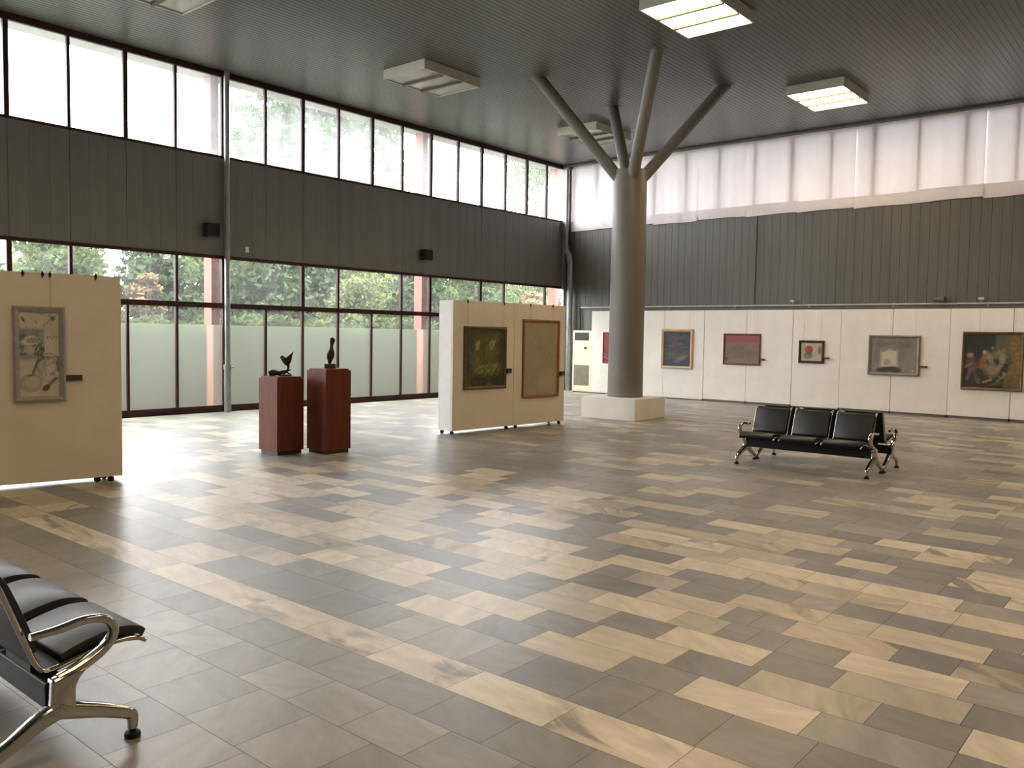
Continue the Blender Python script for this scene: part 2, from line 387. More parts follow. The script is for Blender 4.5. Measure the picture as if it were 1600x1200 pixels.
for ri in range(len(rows) - 1):
    y0, y1 = rows[ri], rows[ri + 1]; sp_ = spec_for(y0)
    if sp_:
        for a, b_, k in sp_: tile(a, b_, y0, y1, k, .35 if k == 'X' else None)
        lo, hi = sp_[0][0], sp_[-1][1]
    else: lo = hi = rf.uniform(-4, -3)
    if y0 < 2.6: pc = 0.0
    elif y0 < 7.1: pc = 0.50
    elif y0 < 8.3: pc = 0.10
    elif y0 < 8.7: pc = 0.75
    else: pc = 0.24
    for d in (1, -1):
        x = hi if d > 0 else lo
        while X0 < x < X1 or (x == hi and d > 0) or (x == lo and d < 0):
            L = rf.choice([.28, .37, .37, .55, .555]) if y0 > 2.6 else .37
            if rf.random() < pc: k = rf.choice('CCWXV') if y0 < 7.2 else rf.choice('WWLV'); L = rf.choice([.37, .555, .555])
            elif y0 < 2.6: k = rf.choice('LLGG')
            elif y0 > 7.1: k = rf.choice('GGDLL')
            else: k = rf.choice('GDDGL')
            if d > 0: tile(x, x + L, y0, y1, k)
            else: tile(x - L, x, y0, y1, k)
            x += d * L
            if (d > 0 and x >= X1) or (d < 0 and x <= X0): break
o = len(fv)
fv.extend([(X0 - .05, Y0 - .05, -.003), (X1 + .05, Y0 - .05, -.003), (X1 + .05, Y1 + .05, -.003), (X0 - .05, Y1 + .05, -.003)]); ff.append((o, o + 1, o + 2, o + 3)); fmi.append(1); tint.append((0, 0, 0, 1)); vein.append((0, 0, 0, 1))
me = bpy.data.meshes.new('floor'); me.from_pydata(fv, [], ff); me.materials.append(M['floor']); me.materials.append(M['grout'])
me.polygons.foreach_set('material_index', fmi)
for nm, arr in (('tint', tint), ('vein', vein)):
    a = me.attributes.new(nm, 'FLOAT_COLOR', 'FACE'); a.data.foreach_set('color', np.array(arr, dtype=np.float32).ravel())
fo = link('floor', me); fo['kind'] = 'structure'

# ------------------------------------------------------------------ ceiling (slats run along y)
b = B(); x = X0; prof = []
while x < X1:
    prof += [(x, ZC), (x + .082, ZC), (x + .085, ZC + .005), (x + .096, ZC + .005)]; x += .1
prof.append((x, ZC))
n = len(prof)
vs = [(p[0], Y0, p[1]) for p in prof] + [(p[0], Y1 + .05, p[1]) for p in prof]
b.add(vs, [(i, i + 1, n + i + 1, n + i) for i in range(n - 1)])
struct('ceiling', b, M['ceiling'])
b = B(); b.box(X0 - .15, X1 + .2, Y0 - .2, Y1 + .2, ZC + .05, ZC + .25); struct('ceiling_slab', b, M['soffit'])

# ------------------------------------------------------------------ window wall (x = -15): cladding band, frames, panes
ZB0, ZB1 = 3.05, 4.92
K0 = -14
b = B()
for k in range(K0, 16):
    for q in range(3):
        BW = yk(k + 1) - yk(k); ya = yk(k) + BW * q / 3; g = .004 if q == 0 else .0015
        b.box(-15.06, -14.965 - (0 if q == 0 else .0), ya + g, ya + BW / 3 - (.004 if q == 2 else .0015), ZB0, ZB1)
b.box(-15.09, -15.0, yk(K0), 20.2, ZB0 + .01, ZB1 - .01)
struct('wall_left', b, M['cladding'])
b = B()
b.box(-15.12, -14.95, yk(K0), 20.2, -.05, .0)
struct('trim_1', b, M['frame'])

def glazing(idx, ks, z0, z1, joints, base, topfr, transom=None, lower_joints=None, pane='glass_dusty'):
    """a span of window between outside columns; frame mesh with pane children"""
    b = B(); ya, yb = yk(ks[0]), yk(ks[1])
    xi, xo = -14.955, -15.035
    b.box(xo, xi, ya, yb, z0, z0 + base); b.box(xo, xi, ya, yb, z1 - topfr, z1)
    w = .026
    for j in joints:
        ww = w * (1.5 if j % 2 == 0 else 1.0)
        zlo = z0 + base if transom is None else transom[1]
        b.box(xo, xi, max(ya, yk(j) - ww), min(yb, yk(j) + ww), zlo, z1 - topfr)
    if transom:
        b.box(xo, xi, ya, yb, transom[0], transom[1])
        for j in lower_joints: b.box(xo, xi, max(ya, yk(j) - w * .9), min(yb, yk(j) + w * .9), z0 + base, transom[0])
    fr = struct('window_%d' % idx, b, M['frame'], bevel=.004, seg=1)
    def panes(js, za, zb, m, nm):
        js = sorted(set([ks[0]] + list(js) + [ks[1]]))
        for a, c in zip(js[:-1], js[1:]):
            q = B(); q.add([(-15.0, yk(a), za), (-15.0, yk(c), za), (-15.0, yk(c), zb), (-15.0, yk(a), zb)], [(0, 1, 2, 3)])
            build(nm, q, m, fr)
    if transom is None: panes(joints, z0 + base * .5, z1 - topfr * .5, M[pane], 'pane')
    else:
        panes(joints, transom[1] - .02, z1 - topfr * .5, M['glass'], 'pane')
        panes(lower_joints, 1.70, transom[0] + .02, M['glass'], 'pane')
        panes(lower_joints, z0 + base * .5, 1.70, M['frost'], 'frosted_pane')
    return fr
spans = [(-14, -8), (-8, -2), (-2, 4), (4, 10), (10, 16)]
for i, (a, c) in enumerate(spans):
    glazing(i + 1, (a, c), ZB1, ZC, list(range(a, c + 1)), .05, .11)
    tj = {(-2, 4): [-2, 0, 1, 3, 4], (4, 10): [4, 6, 7, 9, 10], (10, 16): [10, 12, 13, 15, 16]}.get((a, c), [a, a + 2, a + 3, a + 5, c])
    glazing(i + 6, (a, c), 0, ZB0, tj, .13, .06, (2.03, 2.13), list(range(a, c + 1)))
# inside wall posts (galvanised downpipe and corner pipe)
def pipe(name, x, y, pts, label, rads):
    b = B(); b.tube([(x + dx, y + dy, z) for dx, dy, z in pts], rads, 16)
    o = build(name, b, M['pipe'], smooth=True); tag(o, label, 'pipe'); return o
t = thing('drain_pipe', 'tall grey pipe standing floor to ceiling against the window wall beside the left speaker', 'pipe', (-14.84, 9.02, 0))
b = B(); b.tube([(0, 0, .9), (0, 0, 3.0), (.0, 0, 5.0), (0, 0, ZC)], .052, 18); build('pipe_shaft', b, M['pipe'], t, smooth=True)
b = B(); b.tube([(0, 0, 0), (0, 0, .86)], .066, 18); b.tube([(0, 0, .83), (0, 0, .93)], .076, 18); build('pipe_foot', b, M['pipe'], t, smooth=True)
b = B(); b.box(-.1, 0, -.02, .02, .86, .9); b.tube([(.05, -.02, .88), (.05, .09, .88)], .022, 10); build('clamp', b, M['pipe'], t)
t = thing('drain_pipe', 'grey pipe rising in the far corner between the two walls', 'pipe', (-14.78, 20.0, 0))
b = B(); b.tube([(0, 0, 4.1), (0, 0, ZC)], .055, 16); build('pipe_shaft', b, M['pipe'], t, smooth=True)
b = B(); b.tube([(.16, 0, 0), (.16, 0, 3.75), (.12, 0, 3.95), (0, 0, 4.1), (0, 0, 4.25)], [.085, .085, .085, .08, .07], 18); build('pipe_foot', b, M['pipe'], t, smooth=True)
b = B(); b.box(-14.95, -14.86, 20.02, 20.13, 0, ZC); struct('trim_2', b, M['pipe'])

# ------------------------------------------------------------------ far wall (y = 20.2)
b = B(); x = X0
while x < X1:
    b.box(x + .003, x + .197, 20.19, 20.26, 0, 4.9); x += .2
b.box(X0, X1, 20.22, 20.34, 0, 4.89)
struct('wall_far', b, M['cladding_far'])
b = B(); b.box(-9.12, -9.0, 20.165, 20.19, 2.45, 4.9); b.box(-3.2, -3.08, 20.165, 20.19, 2.45, 4.9); struct('trim_3', b, M['cladding_far'])
b = B(); b.box(X0, X1, 20.2, 20.28, 4.88, 4.95); b.box(X0, X1, 20.2, 20.28, 6.5, ZC)
fx = [-14.815 + .953 * i for i in range(0, 26)]
for i, xx in enumerate(fx):
    w = .06 if i % 2 else .045
    b.box(xx - w, xx + w, 20.19, 20.29, 4.9, ZC)
fr = struct('window_11', b, M['frame'])
for a, c in zip(fx[:-1], fx[1:]):
    q = B(); q.add([(a, 20.25, 4.93), (c, 20.25, 4.93), (c, 20.25, 6.52), (a, 20.25, 6.52)], [(0, 1, 2, 3)]); build('pane', q, M['glass'], fr)
b = B(); b.box(-14.85, X1, 19.98, 20.1, 6.53, 6.575); struct('trim_4', b, M['rail_dark'])
# curtains
rc = random.Random(3)
edges = [-14.72] + [-13.32 + 1.335 * i for i in range(0, 16)]
cur_lab = {0: 'white translucent curtain in the corner beside the window wall, first of the row', 1: 'white translucent curtain mostly hidden behind the branching pillar top',
           2: 'white translucent curtain just right of the branching pillar top', 3: 'white translucent curtain above the gap between the navy and the red-topped paintings',
           4: 'white translucent curtain above the red-topped landscape painting', 5: 'white translucent curtain above the small black-framed painting',
           6: 'white translucent curtain above the left half of the grey framed painting', 7: 'white translucent curtain above the gap between the grey and the dark figure paintings', 8: 'white translucent curtain at the right edge of the photo'}
for i, (a, c) in enumerate(zip(edges[:-1], edges[1:])):
    c += .010
    nx, nz = 30, 20
    zb = 4.67 + rc.uniform(-.02, .03); z2 = 6.54; hem = 4.94 + rc.uniform(-.02, .02)
    ph = rc.uniform(0, 6)
    def wav(u, z): return .005 * math.sin(u * 9 + ph) * (1 - (z - 4.7) / 3) + .003 * math.sin(u * 23 + ph * 2) + .006 * math.sin(z * 5 + u * 6 + ph) * max(0, (5.2 - z))
    b = B(); vs = []; yb0 = 20.165 - .010 * (i % 2)
    for jz in range(nz + 1):
        for jx in range(nx + 1):
            xx = a + (c - a) * jx / nx; zz = hem + (z2 - hem) * jz / nz
            vs.append((xx, yb0 + wav(xx, zz), zz))
    fs = [(j * (nx + 1) + k, j * (nx + 1) + k + 1, (j + 1) * (nx + 1) + k + 1, (j + 1) * (nx + 1) + k) for j in range(nz) for k in range(nx)]
    b.add(vs, fs)
    co = build('curtain', b, M['curtain'], smooth=True)
    lab = cur_lab.get(i, 'white translucent curtain further along the far window strip, beyond the photo')
    tag(co, lab, 'curtain', 'curtains over the far window strip')
    b = B(); vs = []
    sag = rc.uniform(-.01, .03)
    for side in (0, 1):
        for jz in range(7):
            for jx in range(nx + 1):
                u = jx / nx; xx = a + (c - a) * u
                zlow = zb + sag * (u - .5) + .006 * math.sin(u * 7 + ph)
                zz = zlow + (hem + .005 - zlow) * jz / 6
                bulge = .022 * math.sin(PI * jz / 6) + .012 * math.sin(u * 14 + jz * .9 + ph) * (1 - jz / 6)
                vs.append((xx, yb0 + wav(xx, zz) + (-.008 - bulge if side == 0 else .006), zz))
    m_ = (nx + 1)
    fs = []
    for side in (0, 1):
        o_ = side * 7 * m_
        fs += [(o_ + j * m_ + k, o_ + j * m_ + k + 1, o_ + (j + 1) * m_ + k + 1, o_ + (j + 1) * m_ + k) for j in range(6) for k in range(nx)]
    fs += [(k, k + 1, 7 * m_ + k + 1, 7 * m_ + k) for k in range(nx)]
    b.add(vs, fs); build('hem', b, M['curtain'], co, smooth=True)

# other walls of the hall (behind and right of the camera)
b = B(); b.box(X1, X1 + .15, Y0, Y1 + .1, 0, ZC + .05); struct('wall_right', b, M['cladding_far'])
b = B(); b.box(X0, X1, Y0 - .15, Y0, 0, ZC + .05); struct('wall_back', b, M['cladding_far'])

# ------------------------------------------------------------------ rail on far wall, clips
t = thing('wall_rail', 'pale horizontal pipe rail running along the far wall above the white boards', 'rail', (-14.3, 20.12, 2.43))
b = B(); b.tube([(0, 0, 0), (23, 0, 0)], .024, 12); build('rail_pipe', b, M['rail'], t, smooth=True)
b = B(); b.box(.9, 23, .0, .06, -.15, -.035); build('rail_shade_strip', b, M['rail_dark'], t)  # dark strip standing in for the rail's shade on the wall
for i in range(12):
    b = B(); b.box(1 + 1.9 * i, 1.04 + 1.9 * i, -.01, .07, -.05, .03); build('bracket', b, M['rail'], t)
def clip_lamp(x, label, dark):
    t = thing('clip_spotlight', label, 'spotlight', (x, 20.1, 2.455), 0, 'small fittings on the wall rail')
    m = M['rail_dark'] if dark else M['rail']
    b = B(); b.tube([(0, 0, 0), (0, -.02, .06)], .012, 8); build('stem', b, m, t)
    s = 1.5 if dark else .8
    b = B(); b.tube([(-.07 * s, -.03, .08), (.08 * s, -.05, .07)], [.03 * s, .045 * s], 12); build('lamp_head', b, m, t, smooth=True)
clip_lamp(-7.98, 'small pale clip fitting on the rail above and left of the small black-framed painting', False)
clip_lamp(-4.72, 'larger dark clip fitting on the rail above the grey framed painting', True)
clip_lamp(-3.9, 'small pale clip fitting on the rail near the right photo edge', False)

# ------------------------------------------------------------------ speakers, tag
for y, lab in ((8.67, 'black box speaker high on the grey band beside the tall grey pipe'), (14.36, 'black box speaker high on the grey band, farther along toward the corner')):
    t = thing('wall_speaker', lab, 'speaker', (-14.965, y, 3.5), 0, 'black wall speakers')
    b = B(); b.box(.06, .25, -.13, .13, -.13, .13); build('cabinet', b, M['speaker'], t, bevel=.01)
    b = B(); b.box(.25, .256, -.11, .11, -.11, .11); build('grille', b, M['black_steel'], t)
    b = B(); b.box(0, .07, -.03, .03, -.04, .04); build('bracket', b, M['black_steel'], t)
b = B(); b.box(-14.964, -14.958, 9.50, 9.57, 3.16, 3.27); o = build('paper_tag', b, M['paper']); tag(o, 'tiny white paper tag stuck low on the grey band right of the pipe', 'tag')

# ------------------------------------------------------------------ pillar with four branches
t = thing('branching_pillar', 'grey round concrete pillar splitting into four slanted struts under the ceiling', 'pillar', (-9.02, 14.27, 0))
b = B(); b.lathe([(.350, .415), (.348, .6), (.340, 2.5), (.329, 4.84), (.322, 4.86)], 64); build('shaft', b, M['pillar'], t, smooth=True)
for sx, sy in ((-1, -1), (-1, 1), (1, -1), (1, 1)):
    b = B(); p0 = Vector((sx * .17, sy * .17, 4.72)); p1 = Vector((sx * 1.34, sy * 1.34, ZC + .05))
    b.tube([p0, p0.lerp(p1, .5), p1], [.115, .112, .112], 20)
    st = build('strut', b, M['pillar'], t, smooth=True)
    b = B(); b.lathe([(.175, ZC - .008), (.175, ZC)], 24, (sx * 1.32, sy * 1.32)); build('end_plate', b, M['pillar'], st)
b = B(); b.box(-.6, .6, -.615, .615, 0, .412)
o = build('pillar_plinth', b, M['plinth'], bevel=.006, loc=(-9.05, 14.27, 0), rz=math.radians(2.5)); tag(o, 'low white painted square block the round pillar stands on', 'plinth')

# ------------------------------------------------------------------ ceiling lamps
def lamp(x, y, lit, label, group):
    t = thing('ceiling_lamp', label, 'ceiling lamp', (x, y, ZC), 0, group)
    w, d, h = .56, .745, .18
    b = B(); g = .022
    b.box(-w, w, -d, -d + g, -h, 0); b.box(-w, w, d - g, d, -h, 0); b.box(-w, -w + g, -d + g, d - g, -h, 0); b.box(w - g, w, -d + g, d - g, -h, 0)
    b.box(-w + g, w - g, -d + g, d - g, -.02, 0)
    build('housing', b, M['fixture'], t, bevel=.005)
    for s in (-1, 1):
        b = B(); b.box(-w + g, w - g, s * d / 3 - .026, s * d / 3 + .026, -h - .014, -h + .05); build('divider', b, M['divider'], t)
    for i in range(3):
        y0 = -d + g + (2 * d / 3) * i - (0 if i == 0 else g - .018) + .002; y1 = -d + (2 * d / 3) * (i + 1) - (.018 if i < 2 else g) - .002
        b = B(); b.box(-w + g + .002, w - g - .002, y0, y1, -h + .022, -h + .028)
        dif = build('diffuser', b, M['lit'] if lit else M['acrylic'], t)
        if not lit:
            b = B(); yc = (y0 + y1) / 2; hw = (y1 - y0) / 2 - .01; xs = []
            for k in range(17):
                a = PI * k / 16; xs.append((-(w - g - .03) * math.cos(a), yc, -h + .03 + .10 * math.sin(a)))
            vs = [(p[0], y0 + .01, p[2]) for p in xs] + [(p[0], y1 - .01, p[2]) for p in xs]
            b.add(vs, [(k, k + 1, 18 + k, 17 + k) for k in range(16)])
            build('reflector', b, M['reflector'], t, smooth=True)
            b = B(); b.tube([((-.42 + .9 * q / 10), yc - .18 + .36 * math.sin(PI * q / 20), -h + .026 + .05 * math.sin(PI * q / 10)) for q in range(11)], .012, 8)
            build('tube_holder', b, M['ac_grille'], t)
    return t
lamp(-6.22, 11.6, True, 'lit square ceiling lamp nearest the camera at top centre', 'lit ceiling lamps')
lamp(-6.22, 17.1, True, 'smaller-looking lit ceiling lamp right of the pillar near the far curtains', 'lit ceiling lamps')
lamp(-11.83, 11.57, False, 'unlit ceiling lamp left of the pillar with visible curved reflectors', 'unlit ceiling lamps')
lamp(-11.85, 17.1, False, 'unlit ceiling lamp partly hidden behind the pillar struts', 'unlit ceiling lamps')
lamp(-11.83, 6.05, False, 'unlit ceiling lamp cut by the top photo edge above the left windows', 'unlit ceiling lamps')
for x, y in ((-.6, 6.05), (-.6, 11.6), (-.6, 17.1), (-6.22, .5), (-.6, .5), (5, 6.05), (5, 11.6), (5, .5)):
    lamp(x, y, True, 'lit ceiling lamp farther along the hall, outside the photo', 'lit ceiling lamps out of view')

# ------------------------------------------------------------------ exhibition panels
def caster(parent, x, y, rz=0.0):
    c = thing('caster', None, None, (x, y, 0), rz); c.parent = parent
    b = B(); b.tube([(-.012, 0, .028), (.012, 0, .028)], .028, 16); b.tube([(-.03, 0, .028), (-.016, 0, .028)], .026, 16); build('wheel', b, M['rubber'], c, smooth=True)
    b = B(); b.box(-.035, .005, -.012, .012, .045, .066); b.box(-.004, .004, -.008, .03, .028, .06); build('fork', b, M['black_steel'], c)
def exhibit_panel(loc, rzdeg, label, boards, thick, hooks, casters, z0=.062, z1=2.135):
    t = thing('exhibition_panel', label, 'exhibition panel', (loc[0], loc[1], 0), math.radians(rzdeg), 'wheeled exhibition panels')
    for a, c in boards:
        b = B(); b.box(a + .003, c - .003, 0, .03, z0, z1); build('front_board', b, M['board'], t, bevel=.002, seg=1)
        b = B(); b.box(a + .003, c - .003, thick - .03, thick, z0, z1); build('back_board', b, M['board'], t, bevel=.002, seg=1)
    a, c = boards[0][0], boards[-1][1]
    for xa, xb in ((a, a + .03), (c - .03, c)):
        b = B(); b.box(xa, xb, .031, thick - .031, z0, z1 - .002); build('side_board', b, M['board_edge'], t)
    b = B(); b.box(a + .03, c - .03, .031, thick - .031, z1 - .03, z1 - .002); build('top_board', b, M['board_edge'], t)
    b = B(); b.box(a + .03, c - .03, .04, .09, z0 - .0, z0 + .03); b.box(a + .03, c - .03, thick - .09, thick - .04, z0, z0 + .03); build('base_rail', b, M['rail'], t)
    for h in hooks:
        b = B(); b.box(h - .012, h + .012, -.012, .04, z1 - .03, z1 + .004); b.tube([(h, -.004, z1 - .05), (h, -.004, z1 + .018)], .006, 8); build('hook', b, M['black_steel'], t)
    for x, y in casters: caster(t, x, y, .5)
    return t
LP = (-8.74, 4.09); LA = 78.3; RP = (-9.22, 9.53); RA = 86.7
exhibit_panel(LP, LA, 'cream wheeled exhibition panel cut by the left photo edge, tall framed drawing on it', [(-2.76, -1.38), (-1.38, 0)], .32, [-.89, -.72, -.655, -.24, -1.7, -2.2],
              [(-.10, .06), (-.22, .1), (-.12, .27), (-1.3, .06), (-1.46, .06), (-2.65, .06), (-2.65, .27)])
exhibit_panel(RP, RA, 'cream wheeled exhibition panel in the middle carrying a green painting and a tall beige one', [(0, 1.41), (1.41, 2.76)], .33, [.314, 1.154, 1.807, 2.40],
              [(.05, .05), (.06, .29), (1.31, .06), (1.54, .06), (2.68, .05), (2.68, .29)])

# far boards
fb = [-13.51, -12.36, -11.2, -10.04, -8.89, -7.74, -6.62, -5.5, -4.35, -3.19, -2.04, -.89, .26, 1.41]
flab = ['tall white wall board beside the floor-standing air conditioner', 'tall white wall board hidden behind the round pillar shaft', 'tall white wall board carrying the navy painting, right of the pillar',
        'tall white wall board left of the red-topped painting', 'tall white wall board right of the red-topped painting', 'tall white wall board carrying the small black-framed painting',
        'tall white wall board left of the grey framed painting', 'tall white wall board right half behind the grey framed painting', 'tall white wall board left half behind the big dark figure painting',
        'tall white wall board at the right photo edge', 'tall white wall board beyond the right photo edge', 'tall white wall board beyond the right photo edge', 'tall white wall board beyond the right photo edge']
for i, (a, c) in enumerate(zip(fb[:-1], fb[1:])):
    t = thing('display_board', flab[i], 'display board', (a, 19.55, 0), 0, 'white display boards along the far wall')
    dy = .004 if i % 2 else 0
    z0 = .055 if 3 <= i <= 4 or i > 5 else .03
    b = B(); b.box(.004, c - a - .004, dy, .06 + dy, z0, 2.305); build('board', b, M['board_far'], t, bevel=.004, seg=1)
    b = B(); b.box(.02, c - a - .02, .015, .05, 0, z0); build('plinth_strip', b, M['rail_dark'], t)
    b = B(); b.box(.03, .07, .06, .5, .0, .04); b.box(.03, .07, .06, .1, .04, 2.2); b.box(c - a - .07, c - a - .03, .06, .5, 0, .04); b.box(c - a - .07, c - a - .03, .06, .1, .04, 2.2); build('support', b, M['rail'], t)

# ------------------------------------------------------------------ paintings
class Art:
    def __init__(s, w, h, bg, n=90, seed=1):
        s.w, s.h = w, h; s.nx = max(12, int(n * w / max(w, h))); s.ny = max(12, int(n * h / max(w, h)))
        s.U, s.V = np.meshgrid(np.linspace(0, 1, s.nx + 1), np.linspace(0, 1, s.ny + 1)); s.A = np.ones((s.ny + 1, s.nx + 1, 3)) * np.array(bg[:3]); s.r = np.random.RandomState(seed)
        s.asp = w / h; s.soft = .25
    def blend(s, m, c, a): m = np.clip(m, 0, 1)[..., None] * a; s.A = s.A * (1 - m) + np.array(c[:3]) * m; return s
    def ell(s, cx, cy, rx, ry, c, a=1, ang=0, soft=None, ring=0):
        soft = soft or s.soft
        x = (s.U - cx) * s.asp; y = s.V - cy; ca, sa = math.cos(ang), math.sin(ang)
        X = x * ca + y * sa; Y = -x * sa + y * ca; d = np.sqrt((X / (rx * s.asp)) ** 2 + (Y / ry) ** 2)
        m = (1 - np.abs(d - 1) / ring) if ring else (1 - d) / soft + .5
        return s.blend(m, c, a)
    def rect(s, x0, x1, y0, y1, c, a=1, soft=.02):
        m = np.minimum(np.minimum(s.U - x0, x1 - s.U), np.minimum(s.V - y0, y1 - s.V)) / soft + .5
        return s.blend(m, c, a)
    def line(s, x0, y0, x1, y1, wd, c, a=1):
        x = (s.U - x0) * s.asp; y = s.V - y0; dx = (x1 - x0) * s.asp; dy = y1 - y0; L = dx * dx + dy * dy + 1e-9
        t = np.clip((x * dx + y * dy) / L, 0, 1); d = np.hypot(x - t * dx, y - t * dy)
        return s.blend(1.5 - d / wd, c, a)
    def noise(s, amt, fx=4, fy=4):
        f = np.zeros_like(s.U)
        for o in range(4):
            k = 2 ** o
            for _ in range(3):
                a, b_, p = s.r.uniform(-fx, fx) * k, s.r.uniform(-fy, fy) * k, s.r.uniform(0, 6.3); f += np.sin(6.283 * (a * s.U + b_ * s.V) + p) / k / 3
        s.A = s.A * (1 + amt * f[..., None]); return s
    def strokes(s, n, box, cols, ln=.08, wd=.008, a=.6, ang=None):
        for _ in range(n):
            x, y = s.r.uniform(box[0], box[1]), s.r.uniform(box[2], box[3]); th = s.r.uniform(0, PI) if ang is None else ang + s.r.normal(0, .35); l = ln * s.r.uniform(.4, 1.2)
            s.line(x, y, x + math.cos(th) * l, y + math.sin(th) * l, wd * s.r.uniform(.6, 1.5), cols[s.r.randint(len(cols))], a)
        return s
art_m = None
def art_material():
    global art_m
    if art_m: return art_m
    k = NT('painted_canvas'); at = k.n('ShaderNodeAttribute', attribute_name='paint')
    k.l(at.outputs['Color'], k.p.inputs['Base Color']); k.p.inputs['Roughness'].default_value = .55
    k.bump(k.noise(60, 3, .6, k.coord('Object')), .15, .003); art_m = k.m; return k.m
def painting(loc, rzdeg, w, h, fr_m, fw, fd, art, label, wires=(), wire_top=0, inset=.6, rim=None, name='framed_painting'):
    """origin bottom-left-back of the frame; frame stands proud by fd toward local -y"""
    t = thing(name, label, 'painting', loc, math.radians(rzdeg))
    b = B()
    P = [(0, 0), (w, 0), (w, h), (0, h)]; Q = [(fw, fw), (w - fw, fw), (w - fw, h - fw), (fw, h - fw)]; R_ = [(fw * .35, fw * .35), (w - fw * .35, fw * .35), (w - fw * .35, h - fw * .35), (fw * .35, h - fw * .35)]
    for i in range(4):
        j = (i + 1) % 4
        vs = [(P[i][0], 0, P[i][1]), (P[j][0], 0, P[j][1]), (P[j][0], -fd * .8, P[j][1]), (P[i][0], -fd * .8, P[i][1]),
              (R_[i][0], -fd, R_[i][1]), (R_[j][0], -fd, R_[j][1]), (Q[j][0], -fd * inset, Q[j][1]), (Q[i][0], -fd * inset, Q[i][1]), (Q[j][0], 0, Q[j][1]), (Q[i][0], 0, Q[i][1])]
        b.add(vs, [(0, 1, 2, 3), (3, 2, 5, 4), (4, 5, 6, 7), (7, 6, 8, 9), (0, 9, 8, 1)])
    build('picture_frame', b, fr_m, t)
    if rim:
        b = B(); e = .02
        for (x0, x1, z0, z1) in ((fw, w - fw, fw, fw + e), (fw, w - fw, h - fw - e, h - fw), (fw, fw + e, fw + e, h - fw - e), (w - fw - e, w - fw, fw + e, h - fw - e)): b.box(x0, x1, -fd * inset + .001, -.003, z0, z1)
        build('inner_rim', b, rim, t)
    yb = -fd * .35; ny, nx = art.ny, art.nx
    X = fw + (w - 2 * fw) * art.U; Z = fw + (h - 2 * fw) * art.V
    vs = np.stack([X, np.full_like(X, yb), Z], -1).reshape(-1, 3)
    fs = [(j * (nx + 1) + k, j * (nx + 1) + k + 1, (j + 1) * (nx + 1) + k + 1, (j + 1) * (nx + 1) + k) for j in range(ny) for k in range(nx)]
    n0 = len(vs); bk = [(fw, -.002, fw), (w - fw, -.002, fw), (w - fw, -.002, h - fw), (fw, -.002, h - fw)]
    me = bpy.data.meshes.new('canvas'); me.from_pydata([tuple(v) for v in vs] + bk, [], fs + [(n0, n0 + 3, n0 + 2, n0 + 1)])
    ca = me.attributes.new('paint', 'FLOAT_COLOR', 'POINT'); cc = np.ones((n0 + 4, 4), np.float32); cc[:n0, :3] = np.clip(art.A.reshape(-1, 3), 0, 1); ca.data.foreach_set('color', cc.ravel())
    me.materials.append(art_material()); link('canvas', me, t)
    for x in wires:
        b = B(); b.tube([(x, -.006, h - .02), (x, -.006, wire_top - loc[2])], .0016, 6); build('hanging_wire', b, M['wire'], t)
    return t
def on_panel(base, rzdeg, s, off=0.0):
    a = math.radians(rzdeg); return (base[0] + math.cos(a) * s + math.sin(a) * off, base[1] + math.sin(a) * s - math.cos(a) * off)
def caption(loc, rzdeg, w, h, label, proud=.03):
    b = B(); b.box(0, w, -proud, .008, 0, h); o = build('caption_plate', b, M['caption'], bevel=.002, seg=1, loc=loc, rz=math.radians(rzdeg)); tag(o, label, 'caption plate', 'dark caption plates beside the paintings')

# tall drawing on the left panel
A0 = Art(.37, .85, (.52, .48, .40), 150, 3)
gy = (.16, .17, .17); bl = (.10, .15, .19); dk = (.045, .05, .055); lt = (.60, .56, .48); wm_ = (.30, .26, .19); br = (.11, .07, .03)
A0.rect(.0, .62, .43, .80, (.26, .28, .27), .85, .04).rect(0, .62, .62, .80, (.20, .25, .27), .6, .05).noise(.10, 3, 3)
A0.strokes(120, (0, .6, .44, .78), [gy, bl, (.34, .35, .33)], .06, .006, .6)
A0.ell(.28, .66, .24, .055, lt, .85, .1).ell(.34, .66, .20, .04, (.38, .38, .35), .5, .1)
for q in range(5): A0.line(.2 + .06 * q, .64, .26 + .06 * q, .69, .005, dk, .8)
A0.ell(.3, .55, .22, .045, (.44, .42, .37), .8, -.1).ell(.07, .70, .12, .03, bl, .8, .9).ell(.06, .58, .09, .03, bl, .7, -.8).ell(.07, .50, .1, .02, dk, .4, 0)
A0.strokes(50, (.35, .62, .45, .62), [dk, gy], .03, .006, .8)
A0.ell(.1, .91, .035, .04, dk, .8, .5).ell(.42, .88, .02, .03, wm_, .9, .5).ell(.62, .85, .02, .03, wm_, .9, -.3).ell(.86, .93, .05, .03, dk, .7, .8).line(.98, .98, .70, .88, .007, gy, .6).line(.75, .97, .85, .9, .008, dk, .6).line(.6, .97, .45, .99, .01, gy, .5)
for q in range(5): A0.ell(.70 + .06 * q, .70 + .012 * math.sin(q * 2.3), .025, .008, dk, .8, .4)
A0.ell(.70, .32, .33, .16, (.36, .34, .30), .8, .1).ell(.72, .38, .3, .13, gy, .7, .1, ring=.10).ell(.82, .37, .16, .07, (.50, .47, .40), .8, .4).ell(.78, .26, .2, .08, lt, .6).ell(.97, .38, .05, .09, (.12, .13, .14), .7)
A0.line(.33, .28, .45, .41, .012, dk, .8).line(.45, .41, .6, .46, .014, dk, .7).line(.6, .46, .98, .47, .007, dk, .6).strokes(24, (.6, .95, .22, .45), [gy, dk], .04, .005, .5)
A0.ell(.28, .155, .28, .105, (.36, .34, .28), .9).ell(.28, .155, .27, .10, wm_, .7, ring=.09).ell(.32, .17, .18, .065, (.46, .43, .36), .8, .3).line(.22, .24, .36, .26, .01, dk, .7)
A0.ell(.66, .095, .11, .035, br, .95, .7).line(.70, .12, .92, .21, .017, br, .9).ell(.80, .155, .1, .03, wm_, .4, .8)
